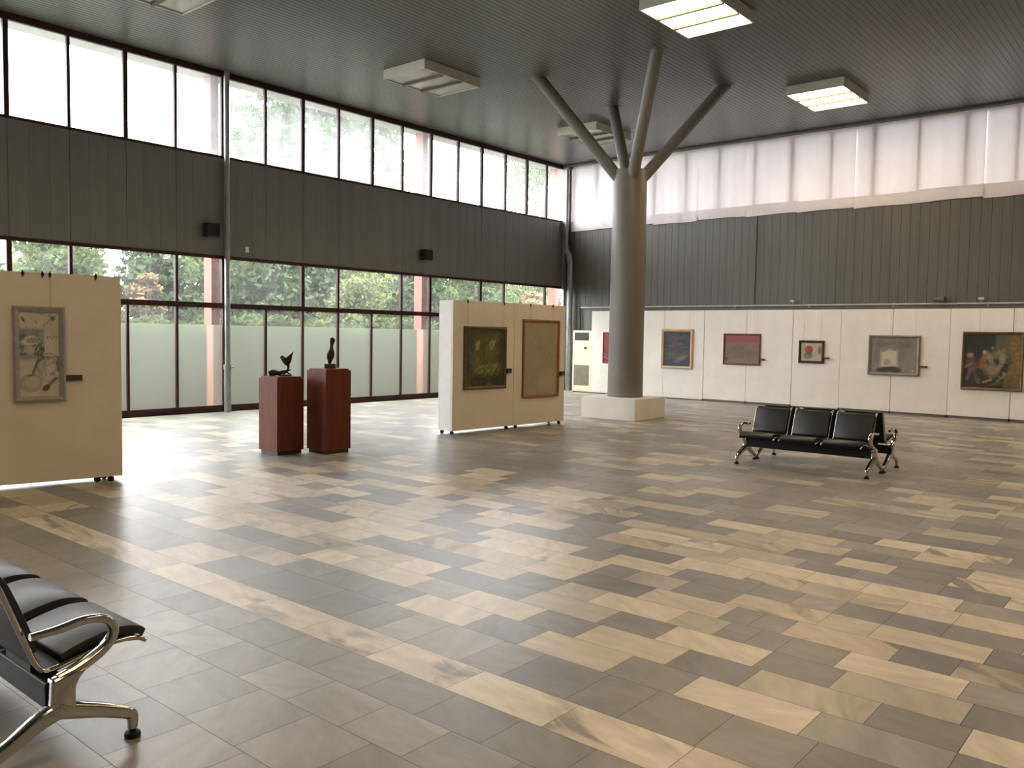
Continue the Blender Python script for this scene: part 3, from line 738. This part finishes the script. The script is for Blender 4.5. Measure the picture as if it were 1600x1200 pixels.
p = on_panel(LP, LA, -.985, 0)
painting((p[0], p[1], .868), LA, .455, .935, M['silver'], .055, .045, A0, 'tall narrow abstract drawing in a wide silver frame on the left panel', wires=(.33,), wire_top=2.13)
p = on_panel(LP, LA, -.53, 0); caption((p[0], p[1], 1.07), LA, .15, .055, 'dark caption plate right of the tall silver-framed drawing')

# green painting
A1 = Art(.86, .92, (.055, .055, .018), 100, 5); A1.noise(.35, 3, 2)
ol = (.12, .12, .03); yg = (.20, .20, .05); pg = (.30, .34, .10); rd = (.10, .05, .02)
A1.rect(.0, .18, .2, 1, (.035, .045, .022), .5, .1).ell(.35, .5, .2, .38, ol, .6, 0, .5).ell(.65, .52, .18, .36, ol, .5, 0, .5).ell(.5, .6, .1, .25, rd, .5)
A1.strokes(160, (.18, .88, .12, .88), [ol, yg, rd, (.07, .08, .03)], .14, .009, .45, 1.4)
A1.strokes(26, (.22, .32, .62, .76), [pg], .09, .006, .6, 1.0).strokes(30, (.58, .74, .62, .78), [pg, (.40, .42, .18)], .08, .006, .6, 1.1)
A1.strokes(70, (.2, .85, .15, .35), [yg, pg, ol], .10, .009, .5, .6).strokes(20, (.08, .2, .3, .6), [(.10, .13, .10)], .08, .012, .5).strokes(50, (.1, .9, .0, .14), [(.03, .025, .012)], .12, .02, .6)
p = on_panel(RP, RA, .235); painting((p[0], p[1], .712), RA, .965, 1.018, M['wood_olive'], .05, .04, A1, 'dark olive green painting of loose figures on the middle panel', wires=(.08, .91), wire_top=2.13)
p = on_panel(RP, RA, 1.205); caption((p[0], p[1], .96), RA, .10, .075, 'small dark caption plate between the green and the beige paintings', .06)
# beige painting
A2 = Art(.85, 1.26, (.33, .275, .185), 100, 8); A2.noise(.05, 2, 2)
c1 = (.26, .21, .14); c2 = (.40, .35, .25); c3 = (.28, .25, .19)
A2.ell(.35, .72, .25, .12, c3, .5, .6, .6).ell(.7, .6, .25, .2, c1, .35, 1, .6).ell(.4, .3, .3, .14, c3, .4, -.4, .6).ell(.7, .22, .28, .12, c2, .5, .3, .6)
A2.ell(.5, .45, .32, .2, c1, .45, .5, ring=.05).ell(.55, .25, .35, .16, c1, .4, .3, ring=.05).ell(.4, .8, .2, .1, c2, .5, ring=.08).strokes(110, (.05, .95, .05, .95), [c1, c2, c3], .14, .005, .35, .8)
p = on_panel(RP, RA, 1.615); painting((p[0], p[1], .517), RA, .965, 1.355, M['wood_orange'], .05, .035, A2, 'tall pale beige painting in a plain orange-brown wood frame, right on the middle panel', wires=(.2, .79), wire_top=2.13)
p = on_panel(RP, RA, 2.60); caption((p[0], p[1], .885), RA, .10, .075, 'small dark caption plate right of the tall beige painting', .06)

YF = 19.55
# red painting by the pillar
A3 = Art(.8, .8, (.26, .03, .03), 60, 2); A3.noise(.3, 2, 2)
A3.rect(0, 1, 0, .45, (.08, .02, .025), .7, .2).strokes(80, (0, 1, 0, 1), [(.35, .03, .04), (.08, .03, .04), (.16, .08, .08), (.45, .25, .22)], .2, .015, .5)
painting((-13.1, YF, .86), 0, .86, .86, M['red_frame'], .03, .04, A3, 'red painting mostly hidden behind the round pillar')
# navy
A4 = Art(.7, .85, (.025, .03, .045), 90, 9); A4.noise(.2)
A4.rect(0, 1, .0, .15, (.02, .03, .07), .7, .1).ell(.5, .82, .3, .05, (.09, .06, .05), .7, 0, .5).ell(.45, .62, .25, .06, (.10, .08, .07), .6, .2, .5).ell(.5, .3, .35, .1, (.10, .09, .06), .6, -.1, .5).ell(.65, .22, .25, .06, (.22, .14, .12), .7, .5, .5)
A4.strokes(140, (.05, .9, .1, .9), [(.10, .075, .06), (.13, .10, .08), (.05, .05, .06), (.03, .04, .07)], .13, .010, .55, .3)
painting((-11.25, YF, .795), 0, .91, 1.03, M['wood_light'], .065, .05, A4, 'dark navy painting in a thick light wood frame, first right of the pillar', wires=(.08, .8), wire_top=2.3, rim=M['wood_black'])
# red-topped
A5 = Art(.9, .7, (.17, .115, .075), 90, 12); A5.noise(.15)
A5.rect(0, 1, .74, 1.05, (.27, .055, .055), .95, .10).rect(0, 1, 0, .14, (.24, .17, .15), .7, .1).ell(.35, .5, .28, .16, (.11, .095, .055), .7, .1, .5).ell(.6, .4, .25, .18, (.13, .10, .05), .7, .1, .5).ell(.75, .6, .2, .12, (.22, .15, .07), .6, 0, .5)
A5.strokes(150, (.05, .95, .08, .7), [(.08, .075, .05), (.22, .16, .12), (.27, .18, .15), (.17, .10, .07)], .07, .006, .5, .5).strokes(20, (.0, .12, .05, .2), [(.05, .04, .03)], .06, .01, .6)
painting((-9.49, YF, .955), 0, .97, .77, M['wood_red'], .04, .04, A5, 'landscape painting with a red sky band over brown ground in a thin red-brown frame', wires=(.57, .86), wire_top=2.3)
caption((-8.51, YF, 1.085), 0, .09, .04, 'small dark caption plate right of the red-topped painting', .12)
# small
A6 = Art(.48, .43, (.44, .37, .25), 60, 4); A6.noise(.1)
A6.ell(.38, .62, .2, .22, (.10, .05, .05), .9).ell(.38, .62, .15, .17, (.36, .04, .04), .95).ell(.34, .28, .24, .18, (.13, .13, .12), .8, 0, .4).ell(.36, .4, .16, .1, (.08, .08, .08), .7).ell(.1, .6, .06, .3, (.30, .31, .2), .7, 0, .5).ell(.9, .6, .08, .25, (.14, .08, .08), .8, 0, .5)
A6.strokes(30, (.1, .9, .1, .9), [(.2, .18, .14), (.5, .42, .3)], .1, .01, .4)
painting((-7.57, YF, 1.055), 0, .59, .53, M['wood_black'], .055, .045, A6, 'small cream painting with a red disc in a thick near-black frame', wires=(.1, .5), wire_top=2.3)
caption((-6.96, YF, 1.165), 0, .1, .035, 'small dark caption plate right of the small black-framed painting', .1)
# grey
A7 = Art(.93, .73, (.21, .19, .165), 90, 6); A7.noise(.08)
A7.ell(.2, .85, .1, .12, (.12, .11, .10), .7, 0, .5).ell(.16, .55, .1, .3, (.15, .13, .12), .6, 0, .5).ell(.75, .82, .14, .12, (.12, .11, .10), .8, 0, .6).ell(.62, .6, .14, .3, (.14, .12, .11), .7, -.1, .5).ell(.4, .84, .2, .05, (.13, .12, .11), .7, .2, .5)
A7.rect(.22, .58, .16, .66, (.50, .46, .34), .95, .08).ell(.26, .66, .1, .07, (.21, .19, .165), .9).ell(.54, .67, .08, .05, (.21, .19, .165), .8).ell(.36, .3, .07, .1, (.26, .24, .15), .7)
A7.ell(.3, .08, .18, .08, (.035, .03, .028), .95, .1).ell(.52, .09, .16, .09, (.035, .03, .03), .95, -.15).ell(.92, .06, .03, .03, (.5, .48, .42), .9).strokes(50, (.6, 1, 0, 1), [(.25, .23, .2), (.17, .155, .14)], .14, .01, .35, 1.3)
painting((-5.99, YF, .85), 0, 1.07, .88, M['silver_dark'], .06, .05, A7, 'grey painting of a pale block shape in a pewter frame', wires=(.45, .97), wire_top=2.3)
caption((-4.90, YF, 1.045), 0, .13, .035, 'small dark caption plate right of the grey pewter-framed painting', .08)
# dark figures
A8 = Art(1.05, 1.1, (.022, .018, .017), 110, 21)
A8.soft = .8; oc = (.17, .11, .035); sk = (.22, .15, .10); cr2 = (.26, .22, .13); gn = (.06, .07, .035)
A8.rect(.55, .82, .55, 1.0, (.10, .09, .06), .9, .04).rect(.80, 1.05, .0, 1.05, oc, .95, .06).rect(.72, 1.05, 0, .28, (.11, .08, .03), .9, .06).noise(.15).rect(0, .6, 0, .18, (.03, .025, .016), .7, .05)
A8.ell(.1, .60, .06, .05, (.28, .22, .18), .9).ell(.13, .42, .10, .13, (.12, .075, .06), .9, .2).line(.02, .38, .12, .44, .02, sk, .8).line(.16, .34, .27, .1, .03, (.15, .09, .06), .9).line(.12, .32, .06, .16, .03, (.14, .09, .06), .9)
A8.ell(.36, .66, .035, .04, (.36, .34, .28), .9).ell(.36, .56, .05, .07, (.22, .13, .09), .9).ell(.34, .44, .07, .10, (.26, .11, .03), .9, .2).ell(.5, .74, .03, .035, sk, .9).ell(.46, .56, .05, .12, cr2, .9, .4).ell(.5, .33, .13, .12, (.22, .18, .11), .9).ell(.54, .62, .06, .07, (.16, .15, .08), .9)
A8.ell(.70, .70, .03, .04, sk, .9).ell(.68, .56, .06, .1, cr2, .95).ell(.62, .66, .04, .05, (.20, .19, .10), .9).line(.68, .48, .60, .34, .03, cr2, .9).ell(.8, .52, .04, .07, (.03, .05, .04), .9).line(.34, .36, .25, .38, .02, (.2, .09, .04), .8)
A8.line(.36, .10, .5, .16, .02, cr2, .8).line(.48, .06, .78, .12, .02, gn, .9).line(.6, .12, .74, .26, .02, (.2, .16, .07), .8).strokes(70, (.3, .8, .1, .6), [sk, cr2, gn, (.12, .08, .03)], .05, .008, .5).strokes(40, (.8, 1, 0, 1), [(.22, .13, .04), (.12, .10, .05), (.25, .17, .08)], .1, .012, .5).ell(.28, .25, .14, .1, (.02, .03, .02), .6)
painting((-4.10, YF, .625), 0, 1.12, 1.20, M['gilt'], .05, .06, A8, 'large dark painting of pale crowded figures at the right photo edge', wires=(.3, .95), wire_top=2.3)

# ------------------------------------------------------------------ pedestals and bronzes
def pedestal(x, y, h, label):
    t = thing('pedestal', label, 'pedestal', (x, y, 0), 0, 'mahogany pedestals')
    s = .205
    b = B(); b.box(-s, s, -s, s, .05, h); build('body', b, M['pedestal'], t, bevel=.004)
    b = B(); b.box(-s + .022, s - .022, -s + .022, s - .022, 0, .05); build('toe_kick', b, M['toe'], t)
    b = B(); b.box(-s + .022, s - .022, -s + .022, s - .022, h, h + .022); build('top_slab', b, M['pedestal'], t, bevel=.003)
pedestal(-9.385, 6.485, .99, 'shorter dark mahogany pedestal, left of the pair, under the bird-like bronze')
pedestal(-9.035, 6.985, 1.095, 'taller dark mahogany pedestal, right of the pair, under the slim torso bronze')
vd = Vector((-9.385, 6.485, 0)).normalized(); ang = math.atan2(-vd.x, vd.y)      # sculptures face the hall
def blade(b, poly, th, mi=0):            # bulged slab: outline in (x, z), thicker at the centre
    cx = sum(p[0] for p in poly) / len(poly); cz = sum(p[1] for p in poly) / len(poly); n = len(poly)
    vs = []
    for sgn in (-1, 1):
        for f, dep in ((1.0, .15), (.75, .7), (.4, 1.0)):
            for p in poly: vs.append((cx + (p[0] - cx) * f, sgn * th * dep, cz + (p[1] - cz) * f))
    fs = []
    for s_ in (0, 1):
        for r_ in (0, 1):
            o_ = s_ * 3 * n + r_ * n
            fs += [(o_ + i, o_ + (i + 1) % n, o_ + n + (i + 1) % n, o_ + n + i) for i in range(n)]
        fs.append(tuple(s_ * 3 * n + 2 * n + i for i in range(n)))
    fs += [(i, (i + 1) % n, 3 * n + (i + 1) % n, 3 * n + i) for i in range(n)]
    b.add(vs, fs)
t = thing('bronze_bird_sculpture', 'small dark bronze of a bird-like wing perched on a branch form', 'sculpture', (-9.385, 6.485, 1.012), ang)
b = B()
blade(b, [(.155, .33), (.135, .255), (.128, .20), (.110, .165), (.085, .135), (.055, .14), (.025, .17), (.0, .21), (-.018, .245), (-.005, .268), (.02, .272), (.045, .245), (.075, .262), (.105, .29)], .03)
b.tube([(.085, 0, .15), (.088, 0, .11), (.078, 0, .08), (.07, 0, .045)], [.022, .016, .012, .012], 10)
build('bird', b, M['bronze'], t, smooth=True)
b = B()
b.tube([(-.16, 0, .035), (-.10, 0, .045), (-.03, 0, .040), (.04, 0, .062), (.12, 0, .085)], [.03, .04, .026, .016, .008], 10, flat=.8)
b.tube([(-.04, .01, .03), (-.01, 0, .012), (.03, 0, .008)], [.02, .014, .01], 10); b.tube([(.07, 0, .06), (.02, 0, .02)], .012, 8); b.tube([(.07, 0, .05), (.12, 0, .02)], .010, 8)
build('branch', b, M['bronze'], t, smooth=True)
b = B(); b.box(.0, .13, -.05, .05, 0, .022); b.box(-.15, -.08, -.03, .03, 0, .012); build('base', b, M['stone_base'], t, bevel=.003)
t = thing('bronze_torso_sculpture', 'slim dark bronze torso standing upright on a stone cube', 'sculpture', (-9.02, 6.985, 1.117), ang)
b = B(); b.box(-.07, .075, -.06, .06, 0, .062); build('base', b, M['stone_base'], t, bevel=.004)
b = B()
prof = [(.0, .058, .018), (.0, .08, .022), (.004, .11, .034), (.008, .15, .050), (.012, .19, .054), (.016, .22, .044), (.02, .255, .028), (.022, .29, .021), (.026, .325, .024), (.034, .355, .036), (.038, .38, .038), (.034, .40, .028), (.03, .412, .010)]
n = 20; vs = []
for cx, z, r in prof:
    for k in range(n):
        a = 2 * PI * k / n; vs.append((cx + r * math.cos(a), r * .62 * math.sin(a) + .01 * math.sin(z * 20), z))
b.add(vs, [(i * n + k, i * n + (k + 1) % n, (i + 1) * n + (k + 1) % n, (i + 1) * n + k) for i in range(len(prof) - 1) for k in range(n)] + [tuple(range(n))[::-1], tuple((len(prof) - 1) * n + k for k in range(n))])
build('torso', b, M['bronze'], t, smooth=True, sub=1)

# ------------------------------------------------------------------ air conditioner
t = thing('floor_air_conditioner', 'tall cream floor-standing air conditioner left of the white boards', 'air conditioner', (-13.87, 19.78, 0))
b = B(); b.box(-.325, .325, -.17, .17, .02, 1.76); build('body', b, M['ac'], t, bevel=.02, seg=3)
b = B(); b.box(-.3, .3, -.16, .16, 0, .02); build('foot', b, M['ac_dark'], t)
b = B(); b.box(-.255, .235, -.178, -.17, 1.48, 1.70)
for q in range(7): b.box(-.25, .23, -.186, -.178, 1.49 + .03 * q, 1.497 + .03 * q)
build('air_outlet', b, M['ac_dark'], t)
b = B(); b.box(-.265, .255, -.176, -.17, .2, .78)
for q in range(28): b.box(-.26, .25, -.184, -.176, .21 + .02 * q, .218 + .02 * q)
build('intake_grille', b, M['ac_grille'], t)
b = B(); b.box(.08, .17, -.178, -.17, 1.23, 1.3); build('control_pad', b, M['ac_dark'], t)
b = B(); b.tube([(-14.35, 20.12, 0.02), (-14.33, 20.13, .6), (-14.36, 20.12, 1.2), (-14.3, 20.13, 1.9), (-14.34, 20.13, 2.35), (-14.3, 20.12, 2.42)], .02, 8)
b.tube([(-14.33, 20.12, .9), (-14.4, 20.06, .85), (-14.42, 20.02, .4), (-14.4, 20.05, .05)], .014, 8)
o = build('power_cable', b, M['cable'], smooth=True); tag(o, 'black cable running up the wall behind the air conditioner', 'cable')

# ------------------------------------------------------------------ waiting benches
def spline(pts, n=6):
    pts = [Vector(p) for p in pts]; out = []
    P = [pts[0]] + pts + [pts[-1]]
    for i in range(1, len(P) - 2):
        for k in range(n):
            t_ = k / n; a, b_, c, d = P[i - 1], P[i], P[i + 1], P[i + 2]
            out.append(.5 * ((2 * b_) + (-a + c) * t_ + (2 * a - 5 * b_ + 4 * c - d) * t_ ** 2 + (-a + 3 * b_ - 3 * c + d) * t_ ** 3))
    out.append(pts[-1]); return out
def rads(r, n):     # resample radii list to n points
    return [float(np.interp(i / (n - 1), np.linspace(0, 1, len(r)), r)) for i in range(n)]
def strip(b, prof, x0, x1, th):
    """closed slab along profile (y, z) with thickness th on the upper normal side, from x0 to x1"""
    n = len(prof); up_ = []
    for i in range(n):
        a = Vector(prof[max(i - 1, 0)]); c = Vector(prof[min(i + 1, n - 1)]); t_ = (c - a).normalized(); up_.append(Vector((-t_.y, t_.x)))
    thk = th if isinstance(th, list) else [th] * n
    top = [(prof[i][0] + up_[i].x * thk[i], prof[i][1] + up_[i].y * thk[i]) for i in range(n)]
    poly = list(prof) + top[::-1]
    m = len(poly); vs = [(x0, y, z) for y, z in poly] + [(x1, y, z) for y, z in poly]
    fs = [(i, (i + 1) % m, m + (i + 1) % m, m + i) for i in range(m)]
    for i in range(n - 1):
        fs.append((i + 1, i, m - 1 - i, m - 2 - i)); fs.append((m + i, m + i + 1, 2 * m - 2 - i, 2 * m - 1 - i))
    b.add(vs, fs)
def make_bench():
    t = thing('waiting_bench', None, 'bench')
    E = .805
    b = B(); b.box(-E + .012, E - .012, .245, .325, .205, .305); build('beam', b, M['black_steel'], t, bevel=.006)
    for s in (-1, 1):
        x = s * E
        b = B(); b.prism([(.235, .185), (.29, .172), (.35, .182), (.338, .215), (.338, .275), (.352, .305), (.385, .340), (.33, .335), (.255, .320), (.252, .25), (.25, .21)], x - .028, x + .028)
        build('hub', b, M['chrome'], t, bevel=.01, seg=3, smooth=True)
        arm = spline([(x, .285, .315), (x, .345, .332), (x, .41, .362), (x, .462, .398), (x, .488, .448), (x, .458, .495), (x, .385, .512), (x, .285, .499), (x, .19, .494)], 7)
        b = B(); b.tube(arm, rads([.022, .024, .024, .022, .021, .021, .020, .019, .016], len(arm)), 20, flat=.78, sq=.55); build('armrest', b, M['chrome'], t, smooth=True)
        fl = spline([(x, .275, .205), (x, .35, .178), (x, .43, .150), (x, .52, .112), (x, .550, .095), (x, .557, .075), (x, .557, .035)], 6)
        b = B(); b.tube(fl, rads([.032, .028, .024, .022, .020, .018, .015], len(fl)), 20, flat=1.12, sq=.6); lg = build('leg', b, M['chrome'], t, smooth=True)
        b = B(); b.lathe([(.013, .045), (.013, .024), (.028, .019), (.031, .010), (.030, 0)], 20, (x, .557)); build('foot', b, M['black_steel'], lg, smooth=True)
        rl = spline([(x, .30, .205), (x, .22, .178), (x, .13, .125), (x, .045, .082), (x, .012, .068), (x, .004, .055), (x, .004, .035)], 6)
        b = B(); b.tube(rl, rads([.032, .028, .024, .022, .020, .018, .015], len(rl)), 20, flat=1.12, sq=.6); lg = build('leg', b, M['chrome'], t, smooth=True)
        b = B(); b.lathe([(.013, .045), (.013, .024), (.028, .019), (.031, .010), (.030, 0)], 20, (x, .004)); build('foot', b, M['black_steel'], lg, smooth=True)
    # seat curve (front to back) then backrest curve
    shell = spline([(0, .640, .352), (0, .605, .370), (0, .52, .378), (0, .40, .358), (0, .31, .338), (0, .262, .335), (0, .232, .365), (0, .205, .43), (0, .16, .55), (0, .115, .67), (0, .092, .715), (0, .075, .722)], 5)
    sh = [(p.y, p.z) for p in shell]
    seat_c = [(p.y, p.z + .004) for p in spline([(0, .634, .361), (0, .605, .376), (0, .52, .384), (0, .40, .364), (0, .325, .345)], 6)]
    back_c = [(p.y + .004, p.z) for p in spline([(0, .218, .405), (0, .196, .465), (0, .16, .560), (0, .118, .670), (0, .100, .708)], 6)]
    for i in (-1, 0, 1):
        xc = i * .522; hw = .228
        b = B(); strip(b, sh[::-1], xc - hw + .012, xc + hw - .012, -.006); st = build('seat_shell', b, M['black_steel'], t, smooth=True)
        for s in (-1, 1):
            b = B(); b.tube([(xc + s * hw, y, z) for y, z in sh], .0105, 10); build('side_rail', b, M['chrome'], t, smooth=True)
        n = len(seat_c); thk = [.022 + .016 * math.sin(PI * min(1, max(0, k / (n - 1)))) ** .6 for k in range(n)]; thk[0] = .008
        b = B(); strip(b, seat_c[::-1], xc - hw + .014, xc + hw - .014, thk[::-1]); build('seat', b, M['black_vinyl'], t, bevel=.006, seg=2, smooth=True)
        n = len(back_c); thk = [.016 + .014 * math.sin(PI * k / (n - 1)) ** .6 for k in range(n)]
        b = B(); strip(b, back_c[::-1], xc - hw + .014, xc + hw - .014, thk); build('backrest', b, M['black_vinyl'], t, bevel=.006, seg=2, smooth=True)
        b = B(); b.box(xc - .12, xc + .12, .25, .315, .303, .335); build('bracket', b, M['black_steel'], t)
    return t
near = make_bench()
near.location = (-4.0, .965, 0)
near['label'] = 'black and chrome bench cut by the left photo edge in the foreground'
near['group'] = 'three-seat waiting benches'
fa = copy_tree(near); fa.location = (-3.855, 10.62, 0); fa.rotation_euler.z = PI
fa['label'] = 'black and chrome three-seat bench facing the camera in the hall'
fbk = copy_tree(near); fbk.location = (-3.855, 10.69, 0)
fbk['label'] = 'black and chrome bench facing away, back to back behind the camera-facing one'

# ------------------------------------------------------------------ outside: eave, columns, lawn, trees
b = B(); b.box(-15.85, -15.04, Y0 - 1, Y1 + .5, 6.6, 6.95); struct('trim_5', b, M['soffit'])
b = B(); b.box(-15.7, -15.1, Y0 - 1, Y1 + .5, -.12, -.02); struct('trim_6', b, M['plinth'])
for y, lab in ((-2.24, 'terracotta column outside the glass, behind the left panel out of view'), (3.41, 'terracotta column outside the glass, hidden by the left exhibition panel'), (9.085, 'terracotta painted column outside the glass beside the tall grey pipe'),
               (14.855, 'terracotta painted column outside the glass left of the middle panel'), (20.40, 'terracotta painted column outside the glass at the far corner')):
    b = B(); b.box(-.14, .14, -.09, .09, 0, .0 + 6.6); b.box(-.17, .17, -.12, .12, 0, .06)
    o = build('outside_column', b, M['column_red'], loc=(-15.55, y + .02, 0), bevel=.006, seg=1); tag(o, lab, 'column', 'terracotta columns outside the window wall')
b = B(); b.add([(-90, -60, -.15), (-15.1, -60, -.15), (-15.1, 90, -.15), (-90, 90, -.15)], [(0, 1, 2, 3)])
b.add([(-15.1, 20.5, -.15), (60, 20.5, -.15), (60, 90, -.15), (-15.1, 90, -.15)], [(0, 1, 2, 3)])
o = build('lawn', b, M['grass']); o['kind'] = 'structure'
b = B(); b.box(-16.55, -15.72, -60, 60, -.14, -.06); o = build('paved_path', b, M['paving']); o['kind'] = 'structure'

def quads(name, P, D, U, m, parent):
    """leaf quads: centre P, half-axes D and U (n,3)"""
    n = len(P); V = np.empty((n, 4, 3)); V[:, 0] = P - D - U; V[:, 1] = P + D - U * .4; V[:, 2] = P + D * .9 + U; V[:, 3] = P - D * .8 + U * .7
    me = bpy.data.meshes.new(name); me.vertices.add(n * 4); me.vertices.foreach_set('co', V.astype(np.float32).ravel())
    me.loops.add(n * 4); me.loops.foreach_set('vertex_index', np.arange(n * 4, dtype=np.int32))
    me.polygons.add(n); me.polygons.foreach_set('loop_start', np.arange(0, n * 4, 4, dtype=np.int32))
    try: me.polygons.foreach_set('loop_total', np.full(n, 4, dtype=np.int32))
    except Exception: pass
    me.update(calc_edges=True); me.validate(); me.materials.append(m)
    return link(name, me, parent)
def rnd_axes(R, n, s, droop=0.0):
    D = R.normal(0, 1, (n, 3)); D /= np.linalg.norm(D, axis=1)[:, None]
    U = R.normal(0, 1, (n, 3)); U -= (U * D).sum(1)[:, None] * D; U /= np.linalg.norm(U, axis=1)[:, None]
    k = R.uniform(.6, 1.3, n)[:, None]; return D * s * k, U * s * k * .55
def spruce(h, r, seed, label, loc, group, leaf=.11):
    R = np.random.RandomState(seed); t = thing('spruce_tree', label, 'tree', loc, 0, group)
    b = B(); b.tube([(0, 0, 0), (0, 0, h * .5), (0, 0, h * .97)], [.16, .1, .02], 8); build('trunk', b, M['bark'], t)
    Ps = []; 
    for z in np.arange(.6, h * .98, .28):
        f = 1 - z / h; nb = int(6 + 7 * f); a0 = R.uniform(0, 6.28)
        for q in range(nb):
            a = a0 + 6.283 * q / nb + R.normal(0, .2); L = r * (f ** .8) * R.uniform(.7, 1.1); m_ = int(26 * L / r * 2) + 6
            s_ = R.uniform(.05, 1, m_) ** .7 * L; lat = R.normal(0, .10 + .16 * s_ / max(L, .1), m_)
            zz = z + .10 * s_ - .13 * s_ ** 2 / max(r, .1) * 1.2 - np.abs(R.normal(0, .12, m_))
            Ps.append(np.stack([np.cos(a) * s_ - np.sin(a) * lat, np.sin(a) * s_ + np.cos(a) * lat, zz], 1))
    P = np.concatenate(Ps); n = len(P); D, U = rnd_axes(R, n, leaf); D[:, 2] -= .03
    quads('foliage', P, D, U, M['needle'], t); return t
def bushy(h, r, seed, label, loc, group, m='leaf', nclump=26, per=330, name='leafy_tree', low=.1, leaf=.075):
    R = np.random.RandomState(seed); t = thing(name, label, 'tree', loc, 0, group)
    b = B(); b.tube([(0, 0, 0), (.05, 0, h * .35), (0, .08, h * .8)], [.12, .09, .03], 8)
    Ps = []
    for q in range(nclump):
        th = R.uniform(0, 6.283); ph = R.uniform(low, 1); rr = r * R.uniform(.35, .95) * math.sin(PI * min(.92, ph * .85 + .12)) ** .6
        c = np.array([rr * math.cos(th), rr * math.sin(th), h * (.12 + .80 * ph)]); cr = r * R.uniform(.28, .45)
        d = R.normal(0, 1, (per, 3)); d /= np.linalg.norm(d, axis=1)[:, None]; Ps.append(c + d * cr * (R.uniform(.3, 1, per) ** .4)[:, None] * np.array([1, 1, .7]))
        if q % 3 == 0: b.tube([(0, 0, h * .3), tuple(c * .6 + np.array([0, 0, h * .1])), tuple(c)], [.05, .03, .012], 6)
    build('trunk', b, M['bark'], t)
    P = np.concatenate(Ps); P[:, 2] = np.maximum(P[:, 2], .05); D, U = rnd_axes(R, len(P), leaf); quads('foliage', P, D, U, M[m], t); return t
G = 'trees beyond the window wall'
def dup(o, loc, rz, sc, label):
    c = copy_tree(o); c.location = loc; c.rotation_euler.z = rz; c.scale = (sc[0], sc[0], sc[1]); c['label'] = label; return c
s1 = spruce(27.0, 10.5, 1, 'tall blue-green spruce seen through the upper windows right of the grey pipe', (-45.0, 34.0, -.15), G, .26)
s3 = spruce(7.2, 1.95, 2, 'dark drooping spruce outside, just right of the grey pipe', (-22.3, 14.9, -.15), G)
s4 = dup(s3, (-26.6, 13.6, -.15), 3.0, (1.05, 1.0), 'grey-green spruce outside in the second row left of the first terracotta column')
s5 = dup(s3, (-22.3, 21.4, -.15), 4.0, (1, .86), 'front-row spruce outside directly behind the second terracotta column')
s7 = dup(s3, (-26.6, 20.2, -.15), 2.0, (1.05, 1.1), 'spruce outside in the second row behind the slim torso bronze')
b1 = bushy(5.4, 1.32, 4, 'front-row leafy green tree outside above the framed drawing on the left panel', (-22.3, 8.6, -.15), G, nclump=34, per=260)
b2 = bushy(3.5, .62, 5, 'orange autumn tree outside seen just right of the left exhibition panel', (-22.3, 11.0, -.15), G, 'leaf_autumn', 22, 150)
b3 = bushy(5.0, 1.32, 6, 'front-row pale yellow-green tree outside just right of the torso bronze', (-22.3, 18.15, -.15), G, 'leaf_light', 32, 240)
b4 = bushy(18.0, 5.2, 9, 'tall airy tree seen through the upper windows near the far corner', (-45.0, 56.5, -.15), G, 'leaf', 50, 240, leaf=.17)
n_ = 0
spots = [(b1, -22.3, 24.6, 1, .9, 'front-row leafy tree outside above the green painting'), (b2, -22.3, 27.8, 1.5, 1.1, 'orange-tinted tree outside above the tall beige painting'),
         (b1, -22.3, 5.3, 1, .9, 'leafy tree outside, past the left photo edge'),
         (b3, -26.6, 10.3, 1, 1.15, 'pale leafy tree outside in the second row above the left panel'), (b1, -26.6, 16.9, 1, 1.12, 'leafy tree outside in the second row just right of the grey pipe'),
         (b3, -26.6, 23.5, 1, .95, 'pale second-row tree outside between the torso bronze and the second column'), (b1, -26.6, 26.8, 1, 1.15, 'leafy tree outside in the second row above the near edge of the middle panel'),
         (b1, -26.6, 30.1, 1, 1.1, 'leafy tree outside in the second row above the green painting'), (b3, -26.6, 33.4, 1, 1.25, 'pale leafy tree outside in the second row above the beige painting')]
place = {1: 'past the left photo edge', 2: 'above the left panel', 3: 'left of the first terracotta column', 4: 'above the bird bronze', 5: 'above the torso bronze', 6: 'beside the second terracotta column',
         7: 'above the green painting', 8: 'between the green and the beige paintings', 9: 'at the far corner of the window wall'}
for q in range(1, 10):
    spots.append(([b1, s3, b3][q % 3], -31.2, 4.5 + 4.1 * q, 1.3, 1.35 if q % 3 != 1 else 1.0, 'third-row tree outside, %s, behind nearer trees' % place[q]))
for o_, x, y, a, c, lab in spots:
    dup(o_, (x, y, -.15), n_ * 1.3, (a, c), lab); n_ += 1
# clipped hedge along a low wall outside
for i in range(16):
    R = np.random.RandomState(40 + i)
    if i == 0:
        h0 = thing('hedge', 'stretch of dense hedge outside, seen above the frosted glass', 'hedge', (-17.45, 2.0, -.15), 0, 'hedge outside the window wall')
        P = np.stack([R.uniform(-.7, .7, 3400), R.uniform(-.9, .9, 3400), np.sqrt(R.uniform(0, 1, 3400)) * 1.95], 1); P[:, 2] += .12 * np.sin(P[:, 1] * 4); D, U = rnd_axes(R, 3400, .075)
        quads('foliage', P, D, U, M['leaf'], h0)
        b = B(); b.box(-.35, .35, -1.0, 1.0, 0, 1.5); build('inner_wood', b, M['bark'], h0)
    else:
        c = copy_tree(h0); c.location = (-17.45 + .06 * math.sin(i * 2), 2.0 + 2.0 * i, -.15); c.rotation_euler.z = PI * (i % 2); c.scale = (1, 1, 1 + .05 * math.sin(i * 3)); c['label'] = 'stretch of dense hedge outside, seen above the frosted glass'
